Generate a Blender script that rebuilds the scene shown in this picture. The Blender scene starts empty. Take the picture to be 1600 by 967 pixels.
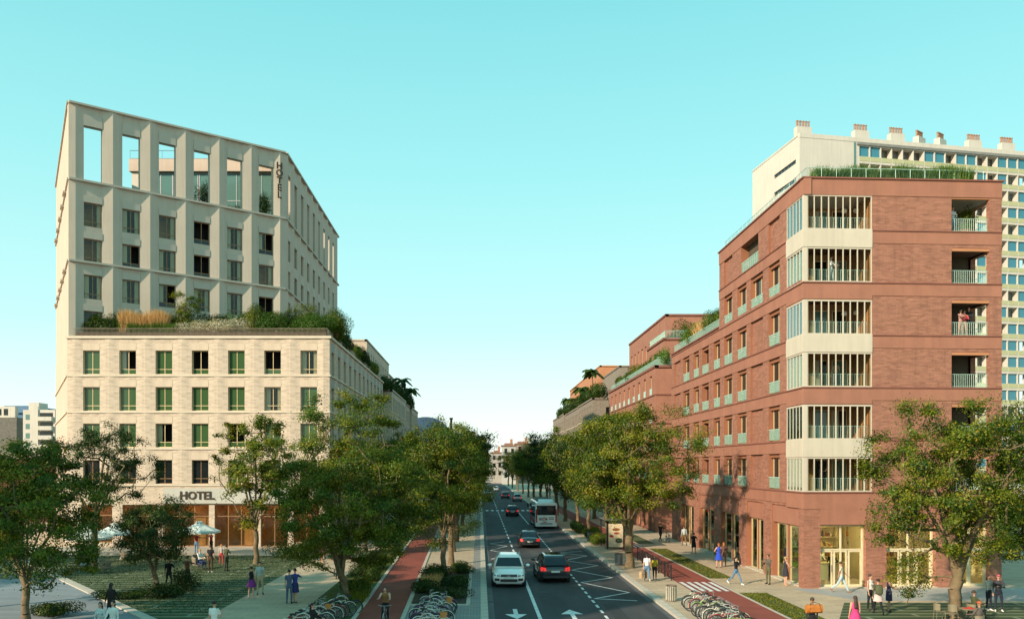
import bpy, math, random
import numpy as np
from mathutils import Vector, Matrix
random.seed(7)
R = math.radians
scene = bpy.context.scene
COL = scene.collection
# ---------------------------------------------------------------- camera
CAMH, FPX, VPX, HZ = 7.3, 1283.0, 750.0, 728.0      # eye height, focal length and vanishing point of the photograph (1600 x 967)
cd = bpy.data.cameras.new('camera'); cam = bpy.data.objects.new('camera', cd); COL.objects.link(cam)
cam.location = (0, 0, CAMH); cam.rotation_euler = (R(90), 0, 0)
cd.sensor_width = 36; cd.lens = 36 * FPX / 1600
cd.shift_x = (800 - VPX) / 1600; cd.shift_y = (HZ - 483.5) / 1600
cd.clip_end = 5000; cd.clip_start = 0.5
scene.camera = cam
# ---------------------------------------------------------------- light
SUN_AZ = (-0.74, -0.672)          # towards the sun, on the ground plane
SUN_EL = 24.0
world = bpy.data.worlds.new('World'); scene.world = world; world.use_nodes = True
wn, wl = world.node_tree.nodes, world.node_tree.links
bg = wn['Background']
sky = wn.new('ShaderNodeTexSky'); sky.sky_type = 'NISHITA'; sky.sun_disc = False
sky.sun_elevation = R(SUN_EL); sky.sun_rotation = math.atan2(SUN_AZ[0], SUN_AZ[1])
sky.altitude = 50; sky.air_density = 1.0; sky.dust_density = 1.2; sky.ozone_density = 1.0
tint = wn.new('ShaderNodeMix'); tint.data_type = 'RGBA'; tint.blend_type = 'MULTIPLY'; tint.inputs[0].default_value = 1
tint.inputs[7].default_value = (0.90, 1.30, 1.05, 1)
wl.new(sky.outputs[0], tint.inputs[6])
# turquoise haze of the evening sky: white at the horizon, cyan upwards, the same all round
geo = wn.new('ShaderNodeTexCoord'); sep = wn.new('ShaderNodeSeparateXYZ'); wl.new(geo.outputs['Generated'], sep.inputs[0])
ramp = wn.new('ShaderNodeValToRGB'); re_ = ramp.color_ramp.elements
SKYC = [(0.0,(.97,.97,.92)),(.05,(.88,.96,.92)),(.16,(.56,.92,.90)),(.33,(.355,.83,.83)),(.49,(.235,.715,.745)),(1.0,(.14,.48,.56))]
while len(re_) < len(SKYC): re_.new(.5)
for e_, (p_, c_) in zip(re_, SKYC): e_.position = p_; e_.color = (*c_, 1)
wl.new(sep.outputs[2], ramp.inputs[0])
gain = wn.new('ShaderNodeMix'); gain.data_type = 'RGBA'; gain.blend_type = 'MULTIPLY'; gain.inputs[0].default_value = 1; gain.clamp_result = False
SKYGAIN = 6.3; gain.inputs[7].default_value = (SKYGAIN, SKYGAIN, SKYGAIN, 1); wl.new(ramp.outputs[0], gain.inputs[6])
both = wn.new('ShaderNodeMix'); both.data_type = 'RGBA'; both.inputs[0].default_value = .86
wl.new(tint.outputs[2], both.inputs[6]); wl.new(gain.outputs[2], both.inputs[7]); wl.new(both.outputs[2], bg.inputs[0])
bg.inputs[1].default_value = 0.14
sl = bpy.data.lights.new('sun', 'SUN'); sun = bpy.data.objects.new('sun', sl); COL.objects.link(sun)
sl.energy = 5.0; sl.angle = R(0.6); sl.color = (1.0, 0.80, 0.61)
ce = math.cos(R(SUN_EL))
sun.rotation_euler = Vector((-SUN_AZ[0] * ce, -SUN_AZ[1] * ce, -math.sin(R(SUN_EL)))).to_track_quat('-Z', 'Y').to_euler()
sun.location = (-40, -40, 60)
vs = scene.view_settings; vs.view_transform = 'Standard'; vs.look = 'None'; vs.exposure = 0.40; vs.gamma = 1.0; vs.use_curve_mapping = False
# ---------------------------------------------------------------- helpers: places
def gp(x, y):                       # photograph pixel -> point on the ground
    Y = CAMH * FPX / (y - HZ); return ((x - VPX) * Y / FPX, Y)
def zat(y, Y): return CAMH - (y - HZ) * Y / FPX
def xat(x, Y): return (x - VPX) * Y / FPX
# ---------------------------------------------------------------- helpers: meshes
class M:
    def __init__(s): s.v = []; s.f = []; s.m = []
    def add(s, vs_, fs, mi=0):
        o = len(s.v); s.v.extend(vs_)
        for f in fs: s.f.append([i + o for i in f]); s.m.append(mi)
        return s
    def quad(s, a, b, c, d, mi=0): return s.add([a, b, c, d], [(0, 1, 2, 3)], mi)
    def box(s, x0, x1, y0, y1, z0, z1, mi=0):
        return s.add([(x0,y0,z0),(x1,y0,z0),(x1,y1,z0),(x0,y1,z0),(x0,y0,z1),(x1,y0,z1),(x1,y1,z1),(x0,y1,z1)],
            [(3,2,1,0),(4,5,6,7),(0,1,5,4),(1,2,6,5),(2,3,7,6),(3,0,4,7)], mi)
    def prism(s, poly, z0, z1, mi=0):
        n = len(poly)
        return s.add([(x,y,z0) for x,y in poly] + [(x,y,z1) for x,y in poly],
            [tuple(range(n-1,-1,-1)), tuple(range(n,2*n))] + [(i,(i+1)%n,(i+1)%n+n,i+n) for i in range(n)], mi)
    def loft(s, rings, mi=0, ca=True, cb=True):
        n = len(rings[0]); vs_ = [tuple(p) for r in rings for p in r]; fs = []
        for k in range(len(rings)-1):
            for i in range(n):
                j = (i+1) % n; fs.append((k*n+i, k*n+j, (k+1)*n+j, (k+1)*n+i))
        if ca: fs.append(tuple(range(n-1,-1,-1)))
        if cb: fs.append(tuple(range((len(rings)-1)*n, len(rings)*n)))
        return s.add(vs_, fs, mi)
    def path(s, pts, rad, n=6, mi=0):
        pts = [Vector(p) for p in pts]; rings = []
        for k, p in enumerate(pts):
            d = (pts[min(k+1,len(pts)-1)] - pts[max(k-1,0)]).normalized()
            a = Vector((0,0,1)) if abs(d.z) < .9 else Vector((1,0,0))
            u = d.cross(a).normalized(); w = d.cross(u)
            r = rad[k] if isinstance(rad, (list, tuple)) else rad
            rings.append([p + (u*math.cos(2*math.pi*i/n) + w*math.sin(2*math.pi*i/n))*r for i in range(n)])
        return s.loft(rings, mi)
    def tube(s, p, q, r, r1=None, n=6, mi=0): return s.path([p, q], [r, r if r1 is None else r1], n, mi)
    def lathe(s, prof, n=16, mi=0, c=(0,0,0)):
        return s.loft([[(c[0]+r*math.cos(2*math.pi*i/n), c[1]+r*math.sin(2*math.pi*i/n), c[2]+z) for i in range(n)] for r, z in prof], mi)
    def ball(s, c, r, nu=10, nv=7, mi=0):
        if not isinstance(r, (tuple, list)): r = (r, r, r)
        return s.loft([[(c[0]+r[0]*math.sin(t)*math.cos(2*math.pi*i/nu), c[1]+r[1]*math.sin(t)*math.sin(2*math.pi*i/nu), c[2]-r[2]*math.cos(t)) for i in range(nu)]
                for t in [max(.04, min(math.pi-.04, math.pi*k/nv)) for k in range(nv+1)]], mi)
    def torus(s, c, Rr, r, axis='y', n=24, k=6, mi=0):
        rings = []
        for i in range(n+1):
            a = 2*math.pi*i/n; ring = []
            for j in range(k):
                b = 2*math.pi*j/k; rr = Rr + r*math.cos(b); w = r*math.sin(b)
                ring.append((c[0]+rr*math.cos(a), c[1]+w, c[2]+rr*math.sin(a)) if axis == 'y' else (c[0]+rr*math.cos(a), c[1]+rr*math.sin(a), c[2]+w))
            rings.append(ring)
        return s.loft(rings, mi, False, False)
    def mesh(s, name, mats, smooth=False):
        me = bpy.data.meshes.new(name); me.from_pydata([tuple(p) for p in s.v], [], s.f)
        for m in (mats if isinstance(mats, (list, tuple)) else [mats]): me.materials.append(m)
        if len(me.materials) > 1: me.polygons.foreach_set('material_index', s.m)
        boxuv(me)
        if smooth: me.polygons.foreach_set('use_smooth', [True]*len(s.f))
        me.update(); return me
def boxuv(me):                       # UVs in metres: along the wall and up, or x and y on flat faces
    nl = len(me.loops)
    if not nl: return
    co = np.empty(len(me.vertices)*3); me.vertices.foreach_get('co', co); co = co.reshape(-1, 3)
    vi = np.empty(nl, dtype=np.int32); me.loops.foreach_get('vertex_index', vi)
    nf = len(me.polygons); nrm = np.empty(nf*3); me.polygons.foreach_get('normal', nrm); nrm = nrm.reshape(-1, 3)
    tot = np.empty(nf, dtype=np.int32); me.polygons.foreach_get('loop_total', tot)
    ln = np.repeat(nrm, tot, axis=0); p = co[vi]
    h = np.hypot(ln[:,0], ln[:,1]) + 1e-9
    u = np.where(np.abs(ln[:,2]) > .7, p[:,0], p[:,0]*(-ln[:,1]/h) + p[:,1]*(ln[:,0]/h))
    v = np.where(np.abs(ln[:,2]) > .7, p[:,1], p[:,2])
    uv = me.uv_layers.new(name='UVMap'); uv.data.foreach_set('uv', np.stack([u, v], 1).ravel())
def obj(name, mb, mats=None, parent=None, loc=(0,0,0), rz=0.0, smooth=False, bevel=0):
    me = mb if isinstance(mb, bpy.types.Mesh) else mb.mesh(name, mats, smooth)
    o = bpy.data.objects.new(name, me); COL.objects.link(o)
    o.location = loc; o.rotation_euler = (0, 0, rz); o.parent = parent
    if bevel:
        b = o.modifiers.new('bevel', 'BEVEL'); b.width = bevel; b.segments = 2; b.limit_method = 'ANGLE'
    return o
def tag(o, label=None, cat=None, group=None, kind=None):
    if label: o['label'] = label
    if cat: o['category'] = cat
    if group: o['group'] = group
    if kind: o['kind'] = kind
    return o
def thing(name, label, cat, loc=(0,0,0), rz=0.0, group=None):
    o = bpy.data.objects.new(name, None); COL.objects.link(o)
    o.location = loc; o.rotation_euler = (0, 0, rz); o.empty_display_size = .2
    return tag(o, label, cat, group)
def dup(o, parent=None, loc=None, rz=None, label=None, group=None):
    c = o.copy(); COL.objects.link(c); c.parent = parent
    if loc is not None: c.location = loc
    if rz is not None: c.rotation_euler = (0, 0, rz)
    if label: c['label'] = label
    if group: c['group'] = group
    for ch in o.children: dup(ch, c)
    return c
# ---------------------------------------------------------------- materials
MATS = {}
def nodes(name):
    m = bpy.data.materials.new(name); m.use_nodes = True; return m, m.node_tree.nodes, m.node_tree.links
def mixc(n, l, fac, a, b, blend='MIX'):
    x = n.new('ShaderNodeMix'); x.data_type = 'RGBA'; x.blend_type = blend
    for k, s in ((0, fac), (6, a), (7, b)):
        if hasattr(s, 'links'): l.new(s, x.inputs[k])
        else: x.inputs[k].default_value = s if k == 0 else (*s[:3], 1)
    return x.outputs[2]
def noise(n, l, scale, detail=4, co=None, rough=.55):
    x = n.new('ShaderNodeTexNoise'); x.inputs['Scale'].default_value = scale; x.inputs['Detail'].default_value = detail; x.inputs['Roughness'].default_value = rough
    if co is not None: l.new(co, x.inputs['Vector'])
    return x.outputs['Fac']
def contrast(n, l, fac, lo=.35, hi=.65):
    x = n.new('ShaderNodeMapRange'); x.inputs[1].default_value = lo; x.inputs[2].default_value = hi; l.new(fac, x.inputs[0]); return x.outputs[0]
def mat(name, col, rough=.75, var=.12, scale=2.0, fine=25., bump=.15, metal=0, spec=.4, dirt=None, coat=0, vscale=None, streak=0):
    if name in MATS: return MATS[name]
    m, n, l = nodes(name); b = n['Principled BSDF']
    tc = n.new('ShaderNodeTexCoord').outputs['Object']
    if vscale:
        mp = n.new('ShaderNodeMapping'); mp.inputs['Scale'].default_value = vscale; l.new(tc, mp.inputs[0]); tc = mp.outputs[0]
    lo = [c*(1-var) for c in col]; hi = [min(1, c*(1+var)) for c in col]
    c1 = mixc(n, l, contrast(n, l, noise(n, l, scale, 5, tc), .3, .7), lo, hi)
    nf = noise(n, l, fine, 3, tc)
    c2 = mixc(n, l, contrast(n, l, nf, .2, .8), c1, mixc(n, l, 1.0, c1, [1-var*.8]*3, 'MULTIPLY'))
    if streak:
        m2 = n.new('ShaderNodeMapping'); m2.inputs['Scale'].default_value = (1.6, 1.6, .10); l.new(tc, m2.inputs[0])
        c2 = mixc(n, l, contrast(n, l, noise(n, l, 1.3, 6, m2.outputs[0], .65), .45, .8), c2, mixc(n, l, 1., c2, [1-streak]*3, 'MULTIPLY'))
    if dirt: c2 = mixc(n, l, contrast(n, l, noise(n, l, scale*.37, 6, tc), .52, .75), c2, dirt)
    l.new(c2, b.inputs['Base Color'])
    b.inputs['Roughness'].default_value = rough; b.inputs['Metallic'].default_value = metal
    b.inputs['Specular IOR Level'].default_value = spec; b.inputs['Coat Weight'].default_value = coat
    if bump:
        bp = n.new('ShaderNodeBump'); bp.inputs['Strength'].default_value = bump; bp.inputs['Distance'].default_value = .02
        l.new(nf, bp.inputs['Height']); l.new(bp.outputs[0], b.inputs['Normal'])
    MATS[name] = m; return m
def brick(name, c1, c2, mortar, bw=.23, rh=.072, ms=.010, rough=.85, bump=.5, wear=.14, offset=.5, patch=1.2):
    if name in MATS: return MATS[name]
    m, n, l = nodes(name); b = n['Principled BSDF']
    uv = n.new('ShaderNodeTexCoord').outputs['UV']
    t = n.new('ShaderNodeTexBrick'); l.new(uv, t.inputs['Vector'])
    t.offset = offset; t.inputs['Scale'].default_value = 1; t.inputs['Mortar Size'].default_value = ms; t.inputs['Mortar Smooth'].default_value = .2
    t.inputs['Brick Width'].default_value = bw; t.inputs['Row Height'].default_value = rh; t.inputs['Bias'].default_value = 0
    t.inputs['Color1'].default_value = (*c1, 1); t.inputs['Color2'].default_value = (*c2, 1); t.inputs['Mortar'].default_value = (*mortar, 1)
    mp = n.new('ShaderNodeMapping'); mp.inputs['Scale'].default_value = (1, 4, 1); l.new(uv, mp.inputs[0])
    w = contrast(n, l, noise(n, l, patch, 6, mp.outputs[0], .7), .3, .7)
    c = mixc(n, l, w, mixc(n, l, 1., t.outputs[0], [1-wear]*3, 'MULTIPLY'), mixc(n, l, 1., t.outputs[0], [1+wear*.6]*3, 'MULTIPLY'))
    if rh < .15:
        m2 = n.new('ShaderNodeMapping'); m2.inputs['Scale'].default_value = (2.6, .22, 1); l.new(uv, m2.inputs[0])
        c = mixc(n, l, contrast(n, l, noise(n, l, 1.0, 5, m2.outputs[0], .6), .48, .78), c, mixc(n, l, 1., c, (.80,.79,.78), 'MULTIPLY'))
    l.new(c, b.inputs['Base Color']); b.inputs['Roughness'].default_value = rough; b.inputs['Specular IOR Level'].default_value = .3
    bp = n.new('ShaderNodeBump'); bp.inputs['Strength'].default_value = bump; bp.inputs['Distance'].default_value = .012; bp.invert = True
    l.new(t.outputs['Fac'], bp.inputs['Height']); l.new(bp.outputs[0], b.inputs['Normal'])
    MATS[name] = m; return m
def glass(name, tintc=(.9,.92,.86), refl=.03):
    if name in MATS: return MATS[name]
    m, n, l = nodes(name); n.remove(n['Principled BSDF'])
    tr = n.new('ShaderNodeBsdfTransparent'); tr.inputs[0].default_value = (*tintc, 1)
    gl = n.new('ShaderNodeBsdfGlossy'); gl.inputs['Roughness'].default_value = .02
    lw0 = n.new('ShaderNodeLayerWeight'); lw0.inputs[0].default_value = .5; lw = n.new('ShaderNodeMath'); lw.operation = 'POWER'; lw.inputs[1].default_value = 4.0; l.new(lw0.outputs['Facing'], lw.inputs[0])
    mr = n.new('ShaderNodeMapRange'); mr.inputs[3].default_value = refl; mr.inputs[4].default_value = .9; l.new(lw.outputs[0], mr.inputs[0])
    mx = n.new('ShaderNodeMixShader'); l.new(mr.outputs[0], mx.inputs[0]); l.new(tr.outputs[0], mx.inputs[1]); l.new(gl.outputs[0], mx.inputs[2])
    l.new(mx.outputs[0], n['Material Output'].inputs[0]); MATS[name] = m; return m
def frosted(name, col, alpha):
    m, n, l = nodes(name); b = n['Principled BSDF']; tr = n.new('ShaderNodeBsdfTransparent'); mx = n.new('ShaderNodeMixShader'); mx.inputs[0].default_value = alpha
    b.inputs['Base Color'].default_value = (*col, 1); b.inputs['Roughness'].default_value = .35; tr.inputs[0].default_value = (.88,.97,.92,1)
    l.new(tr.outputs[0], mx.inputs[1]); l.new(b.outputs[0], mx.inputs[2]); l.new(mx.outputs[0], n['Material Output'].inputs[0]); MATS[name] = m; return m
def leafmat(name, cols, trans=.24):
    if name in MATS: return MATS[name]
    m, n, l = nodes(name); n.remove(n['Principled BSDF'])
    at = n.new('ShaderNodeAttribute'); at.attribute_name = 'tint'
    rp = n.new('ShaderNodeValToRGB'); e = rp.color_ramp.elements
    while len(e) < len(cols): e.new(.5)
    for k, c in enumerate(cols): e[k].position = k/(len(cols)-1); e[k].color = (*c, 1)
    l.new(at.outputs['Fac'], rp.inputs[0])
    d = n.new('ShaderNodeBsdfDiffuse'); t = n.new('ShaderNodeBsdfTranslucent'); g = n.new('ShaderNodeBsdfGlossy'); g.inputs['Roughness'].default_value = .45
    g.inputs[0].default_value = (.9, .9, .8, 1)
    l.new(rp.outputs[0], d.inputs[0]); l.new(mixc(n, l, 1., rp.outputs[0], (1.15, 1.1, .5), 'MULTIPLY'), t.inputs[0])
    a = n.new('ShaderNodeMixShader'); a.inputs[0].default_value = trans; l.new(d.outputs[0], a.inputs[1]); l.new(t.outputs[0], a.inputs[2])
    b = n.new('ShaderNodeMixShader'); b.inputs[0].default_value = .018; l.new(a.outputs[0], b.inputs[1]); l.new(g.outputs[0], b.inputs[2])
    l.new(b.outputs[0], n['Material Output'].inputs[0]); MATS[name] = m; return m
def plain(name, col, rough=.6, metal=0, spec=.5, coat=0): return mat(name, col, rough, .05, 3, 20, 0, metal, spec, None, coat)
def glow(name, col, strength):
    if name in MATS: return MATS[name]
    m, n, l = nodes(name); b = n['Principled BSDF']; b.inputs['Base Color'].default_value = (*col, 1)
    b.inputs['Emission Color'].default_value = (*col, 1); b.inputs['Emission Strength'].default_value = strength; MATS[name] = m; return m
def opaque_glass(name, col, rough=.06):
    if name in MATS: return MATS[name]
    m, n, l = nodes(name); b = n['Principled BSDF']; b.inputs['Base Color'].default_value = (*col, 1)
    b.inputs['Roughness'].default_value = rough; b.inputs['Specular IOR Level'].default_value = .5
    tc = n.new('ShaderNodeTexCoord').outputs['Object']
    bp = n.new('ShaderNodeBump'); bp.inputs['Strength'].default_value = .03; bp.inputs['Distance'].default_value = .05
    l.new(noise(n, l, .8, 2, tc), bp.inputs['Height']); l.new(bp.outputs[0], b.inputs['Normal']); MATS[name] = m; return m

ASPHALT = mat('asphalt', (.045,.048,.053), .82, .30, .35, 60, .3, dirt=(.088,.088,.088), vscale=(2.2,.35,1))
PAINT = mat('road_paint', (.70,.72,.70), .7, .16, 4, 40, .1, dirt=(.36,.37,.37))
KERB = mat('kerb_granite', (.50,.45,.37), .8, .14, 1.5, 45, .2)
CONC = mat('concrete', (.40,.37,.32), .85, .12, .7, 30, .15)
SLAB = brick('paving_slabs', (.52,.405,.275), (.44,.345,.245), (.30,.24,.18), .9, .45, .012, bump=.2, wear=.18, patch=.25)
SETT = brick('small_pavers', (.34,.32,.29), (.26,.26,.25), (.15,.15,.14), .32, .16, .014, bump=.4, wear=.15, patch=.5)
PLAZA = brick('blue_grey_pavers', (.25,.28,.30), (.215,.245,.265), (.16,.18,.19), 2.4, .6, .012, bump=.3, wear=.15, patch=.3)
TERR = brick('terrace_pavers', (.44,.39,.31), (.36,.32,.27), (.2,.2,.18), .6, .6, .012, bump=.2)
LAWN = brick('turf_with_pale_joints', (.055,.085,.030), (.040,.068,.024), (.20,.22,.14), 7.0, .8, .11, bump=.2, wear=.4, offset=.37, patch=.4)
GRASSM = mat('turf', (.075,.105,.030), .9, .4, 1.4, 30, .6)
SOIL = mat('planting_soil', (.060,.048,.032), .95, .35, 2.5, 30, .8)
REDPATH = mat('red_cycle_asphalt', (.26,.062,.042), .85, .16, .5, 60, .2)
EARTH = mat('far_ground', (.15,.15,.12), .9, .2, .05, 5, 0)
CREAM = brick('cream_brick', (.60,.485,.375), (.44,.355,.275), (.58,.485,.385), .50, .13, .014, bump=.5, wear=.16)
CREAMS = mat('cream_render', (.58,.47,.36), .85, .07, .6, 20, .08, streak=.16)
CREAMP = mat('cream_stone', (.60,.51,.40), .8, .07, .8, 25, .08)
TOWER = mat('tower_render', (.49,.425,.345), .85, .07, .35, 14, .1, streak=.16)
TOWERB = mat('tower_stone_band', (.46,.41,.34), .8, .06, .8, 25, .05)
PINKW = mat('sunlit_pink_render', (.56,.43,.34), .85, .06, .3, 14, .1, streak=.16)  # pink warmth of the sunlit gables and fascia put into the colour
BRONZE = plain('bronze_frame', (.30,.17,.08), .45, .4)
GOLD = plain('pale_gold_frame', (.60,.46,.25), .5, .2)
DARKM = plain('dark_metal', (.03,.03,.032), .5, .5)
GREYM = plain('grey_metal', (.32,.33,.34), .45, .6)
WHITE = mat('white_paint', (.55,.49,.39), .55, .04, 1, 20, 0, streak=.16)
GREENP = opaque_glass('green_reflection_pane', (.042,.090,.032))  # green reflection of trees and sky put into the pane colour
DARKP = opaque_glass('dark_pane', (.012,.015,.016))
BLUEP = opaque_glass('blue_pane', (.05,.20,.27), .1)
TEALP = opaque_glass('teal_pane', (.10,.20,.18), .08)
CLEAR = glass('clear_glass')
RAILG = frosted('rail_glass', (.42,.58,.48), .34)
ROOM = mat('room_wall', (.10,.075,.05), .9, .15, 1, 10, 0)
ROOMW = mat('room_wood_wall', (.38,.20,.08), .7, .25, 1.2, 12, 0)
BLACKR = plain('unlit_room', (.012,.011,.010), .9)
CURT = mat('curtain', (.62,.56,.46), .9, .12, 8, 30, 0, vscale=(6,6,.3))
RED = brick('red_brick', (.375,.165,.108), (.265,.110,.072), (.31,.165,.12), .36, .095, .012, bump=.5, wear=.26)
REDS = mat('red_render', (.335,.148,.097), .85, .10, .7, 16, .12, streak=.16)
REDD = mat('red_coping', (.22,.085,.06), .8, .12, 1, 20, .1)
REDW = mat('orange_jamb', (.28,.115,.060), .8, .10, .8, 16, .05)
GREYB = brick('taupe_brick', (.30,.25,.19), (.24,.20,.16), (.20,.17,.14), .3, .09, .012, wear=.2)
OCHRE = mat('orange_render', (.45,.20,.10), .85, .08, .6, 15, .05)
PALE = mat('pale_render', (.56,.52,.45), .85, .05, .3, 10, .04, streak=.16)
OLIVE = mat('olive_panel', (.42,.42,.24), .8, .06, 1, 10, 0)
TERRA = mat('terracotta', (.36,.19,.11), .8, .15, 3, 20, .1)
MINT = plain('mint_rail', (.42,.62,.52), .45, .1)
LEAF = leafmat('leaf_tree', [(.021,.048,.006), (.046,.090,.008), (.096,.142,.010), (.205,.205,.014), (.29,.175,.018)])
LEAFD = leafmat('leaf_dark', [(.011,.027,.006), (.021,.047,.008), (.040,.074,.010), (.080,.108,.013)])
LEAFB = leafmat('leaf_bright', [(.035,.085,.012), (.060,.135,.018), (.095,.18,.025), (.14,.2,.03)])
FLOW = leafmat('blossom_white', [(.10,.15,.04), (.65,.58,.44), (.8,.72,.58)], .2)
STRAW = leafmat('straw_grass', [(.42,.22,.08), (.58,.36,.15), (.70,.48,.24)], .3)
BARK = mat('bark', (.19,.135,.075), .9, .3, 3, 14, .8, dirt=(.12,.12,.05))
RUBBER = plain('rubber', (.02,.02,.02), .8)
# ================================================================ GROUND
def sheet(name, poly, z, m, kind='structure', parent=None, th=None):
    b = M(); n = len(poly)
    if th: b.prism(poly, z-th, z)
    else: b.add([(x, y, z) for x, y in poly], [tuple(range(n))])
    o = obj(name, b, m, parent)
    if parent is None: tag(o, kind=kind)
    return o
def rect(x0, x1, y0, y1): return [(x0,y0),(x1,y0),(x1,y1),(x0,y1)]
sheet('ground', rect(-700, 700, -160, 1500), -.06, EARTH)
road = sheet('road', rect(.40, 9.40, -40, 420), 0, ASPHALT)
PZ = .12
pave_l = sheet('pavement', rect(-90, .03, -40, 420), PZ, SLAB, th=.2)
pave_r = sheet('pavement', rect(9.77, 95, -40, 420), PZ, SLAB, th=.2)
# kerbs, stone by stone
stone = M().box(0, .37, 0, .985, -.1, .145).mesh('kerb_stone', KERB)
for kx, nm in ((.03, 'left'), (9.40, 'right')):
    k = tag(bpy.data.objects.new('kerb', None), kind='structure'); COL.objects.link(k); k.location = (kx, 0, 0)
    for i in range(30, 130):
        o = obj('kerb_stone', stone, parent=k, loc=(random.uniform(-.004,.004), i, random.uniform(-.006,.004)))
    obj('kerb_stone', M().box(0, .37, 131, 420, -.1, .145).mesh('kerb_run', KERB), parent=k)
    obj('kerb_stone', M().box(0, .37, -40, 29.9, -.1, .145).mesh('kerb_run', KERB), parent=k)
gut = sheet('gutter', rect(.40, .72, -40, 420), .004, mat('gutter', (.10,.105,.11), .8, .2, 1, 30, .2))
gut = sheet('gutter', rect(9.1, 9.40, -40, 420), .004, mat('gutter', (.10,.105,.11), .8, .2, 1, 30, .2))
# painted markings, each a sheet on the road
def mark(poly, z=.006): return sheet('road_marking', poly, z, PAINT, parent=road)
def stroke(a, b, w=.13, z=.006):
    d = Vector((b[0]-a[0], b[1]-a[1])).normalized(); nx, ny = -d.y*w/2, d.x*w/2
    return mark([(a[0]+nx,a[1]+ny),(a[0]-nx,a[1]-ny),(b[0]-nx,b[1]-ny),(b[0]+nx,b[1]+ny)], z)
mark(rect(2.80, 2.98, 20, 72))
for i in range(14): mark(rect(2.83, 2.97, 74+i*4.2, 76.4+i*4.2))
for i in range(14): mark(rect(2.83, 2.97, 142+i*5, 145+i*5))
for i in range(46):
    if 20+i*1.75 < 86: mark(rect(6.05, 6.19, 30+i*1.55, 30.85+i*1.55))
mark(rect(6.05, 6.17, 103, 131))
zz = [(8.55,44.6),(6.32,45.3),(8.63,47.5),(6.35,51.6),(8.68,53.8),(6.45,57.8),(8.66,60.4),(6.6,63.7),(8.7,66.9),(6.6,69.2),(8.75,70.6)]
for a, b in zip(zz[:-1], zz[1:]): stroke(a, b, .12, .006)
zl = [(2.4,57),(.95,58.6),(2.45,62.5),(.9,64.6),(2.45,68.7),(.9,71.2),(2.45,75),(.95,77.4),(2.4,79.5)]
for a, b in zip(zl[:-1], zl[1:]): stroke(a, b, .12, .006)
def arrow(cx, y0, s):               # s = -1 towards the camera
    mark([(cx-.11,y0-s*1.1),(cx+.11,y0-s*1.1),(cx+.11,y0+s*.35),(cx-.11,y0+s*.35)][::1 if s>0 else -1])
    mark([(cx-.55,y0+s*.35),(cx+.55,y0+s*.35),(cx,y0+s*1.65)][::1 if s>0 else -1])
arrow(1.78, 40.9, -1); arrow(4.55, 40.2, 1)
for i in range(10): mark(rect(.95+i*.84, 1.40+i*.84, 133.5, 137))
# ---- left side strips
sheet('paver_strip', rect(-.50, .03, 30, 130), PZ+.004, SETT)
LP = lambda y: -5.85 - (y-39.2)*.0195      # left edge of the left cycle path
cp = [(LP(25),25),(LP(25)+2.1,25),(LP(150)+2.1,150),(LP(150),150)]
sheet('cycle_path', cp, PZ+.004, REDPATH)
def edging(name, a, b, w=.2, h=.05, seg=1.0):
    e = tag(bpy.data.objects.new(name, None), kind='structure'); COL.objects.link(e)
    L = math.hypot(b[0]-a[0], b[1]-a[1]); n = max(1, int(L/seg)); ang = math.atan2(b[1]-a[1], b[0]-a[0])
    me = M().box(.006, L/n-.006, -w/2, w/2, 0, h).mesh('edging_stone', KERB)
    for i in range(n):
        t = i/n; obj('edging_stone', me, parent=e, loc=(a[0]+(b[0]-a[0])*t, a[1]+(b[1]-a[1])*t, PZ), rz=ang)
edging('path_edging', (LP(30)-.1,30), (LP(88)-.1,88)); edging('path_edging', (LP(30)+2.2,30), (LP(88)+2.2,88))
sheet('planting_bed', [(LP(42.6)+2.35,42.6),(-.72,42.6),(-.72,57.5),(LP(57.5)+2.35,57.5)], PZ+.03, SOIL)
edging('bed_edging', (LP(42.5)+2.3,42.5), (-.6,42.5)); edging('bed_edging', (-.62,42.5), (-.62,57.6)); edging('bed_edging', (LP(57.6)+2.3,57.6), (-.6,57.6))
sheet('small_paver_area', [(LP(30)+2.32,30),(-.52,30),(-.52,42.4),(LP(42.4)+2.32,42.4)], PZ+.004, SETT)
sheet('planting_strip', [(-8.8,25),(LP(25)-.2,25),(LP(95)-.2,95),(-8.8,95)], PZ+.008, GRASSM)
sheet('lawn', [(-13.0,22),(-13.0,66),(-70,66),(-70,52.5),(-26.6,52.3),(-16.1,39.2),(-6,26.6),(-13,22)][1:6]+[(-13.0,35.3)], PZ+.006, LAWN)
edging('plaza_edging', (-34,61.5), (-13.2,35.6), .5, .06, 1.2)
sheet('plaza', [(-13.05,25),(-13.05,35.0),(-26.7,52.1),(-34.5,61.8),(-80,61.8),(-80,25)], PZ+.005, PLAZA)
sheet('terrace', rect(-60, -13.4, 66.02, 73), PZ+.009, TERR)
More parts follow.
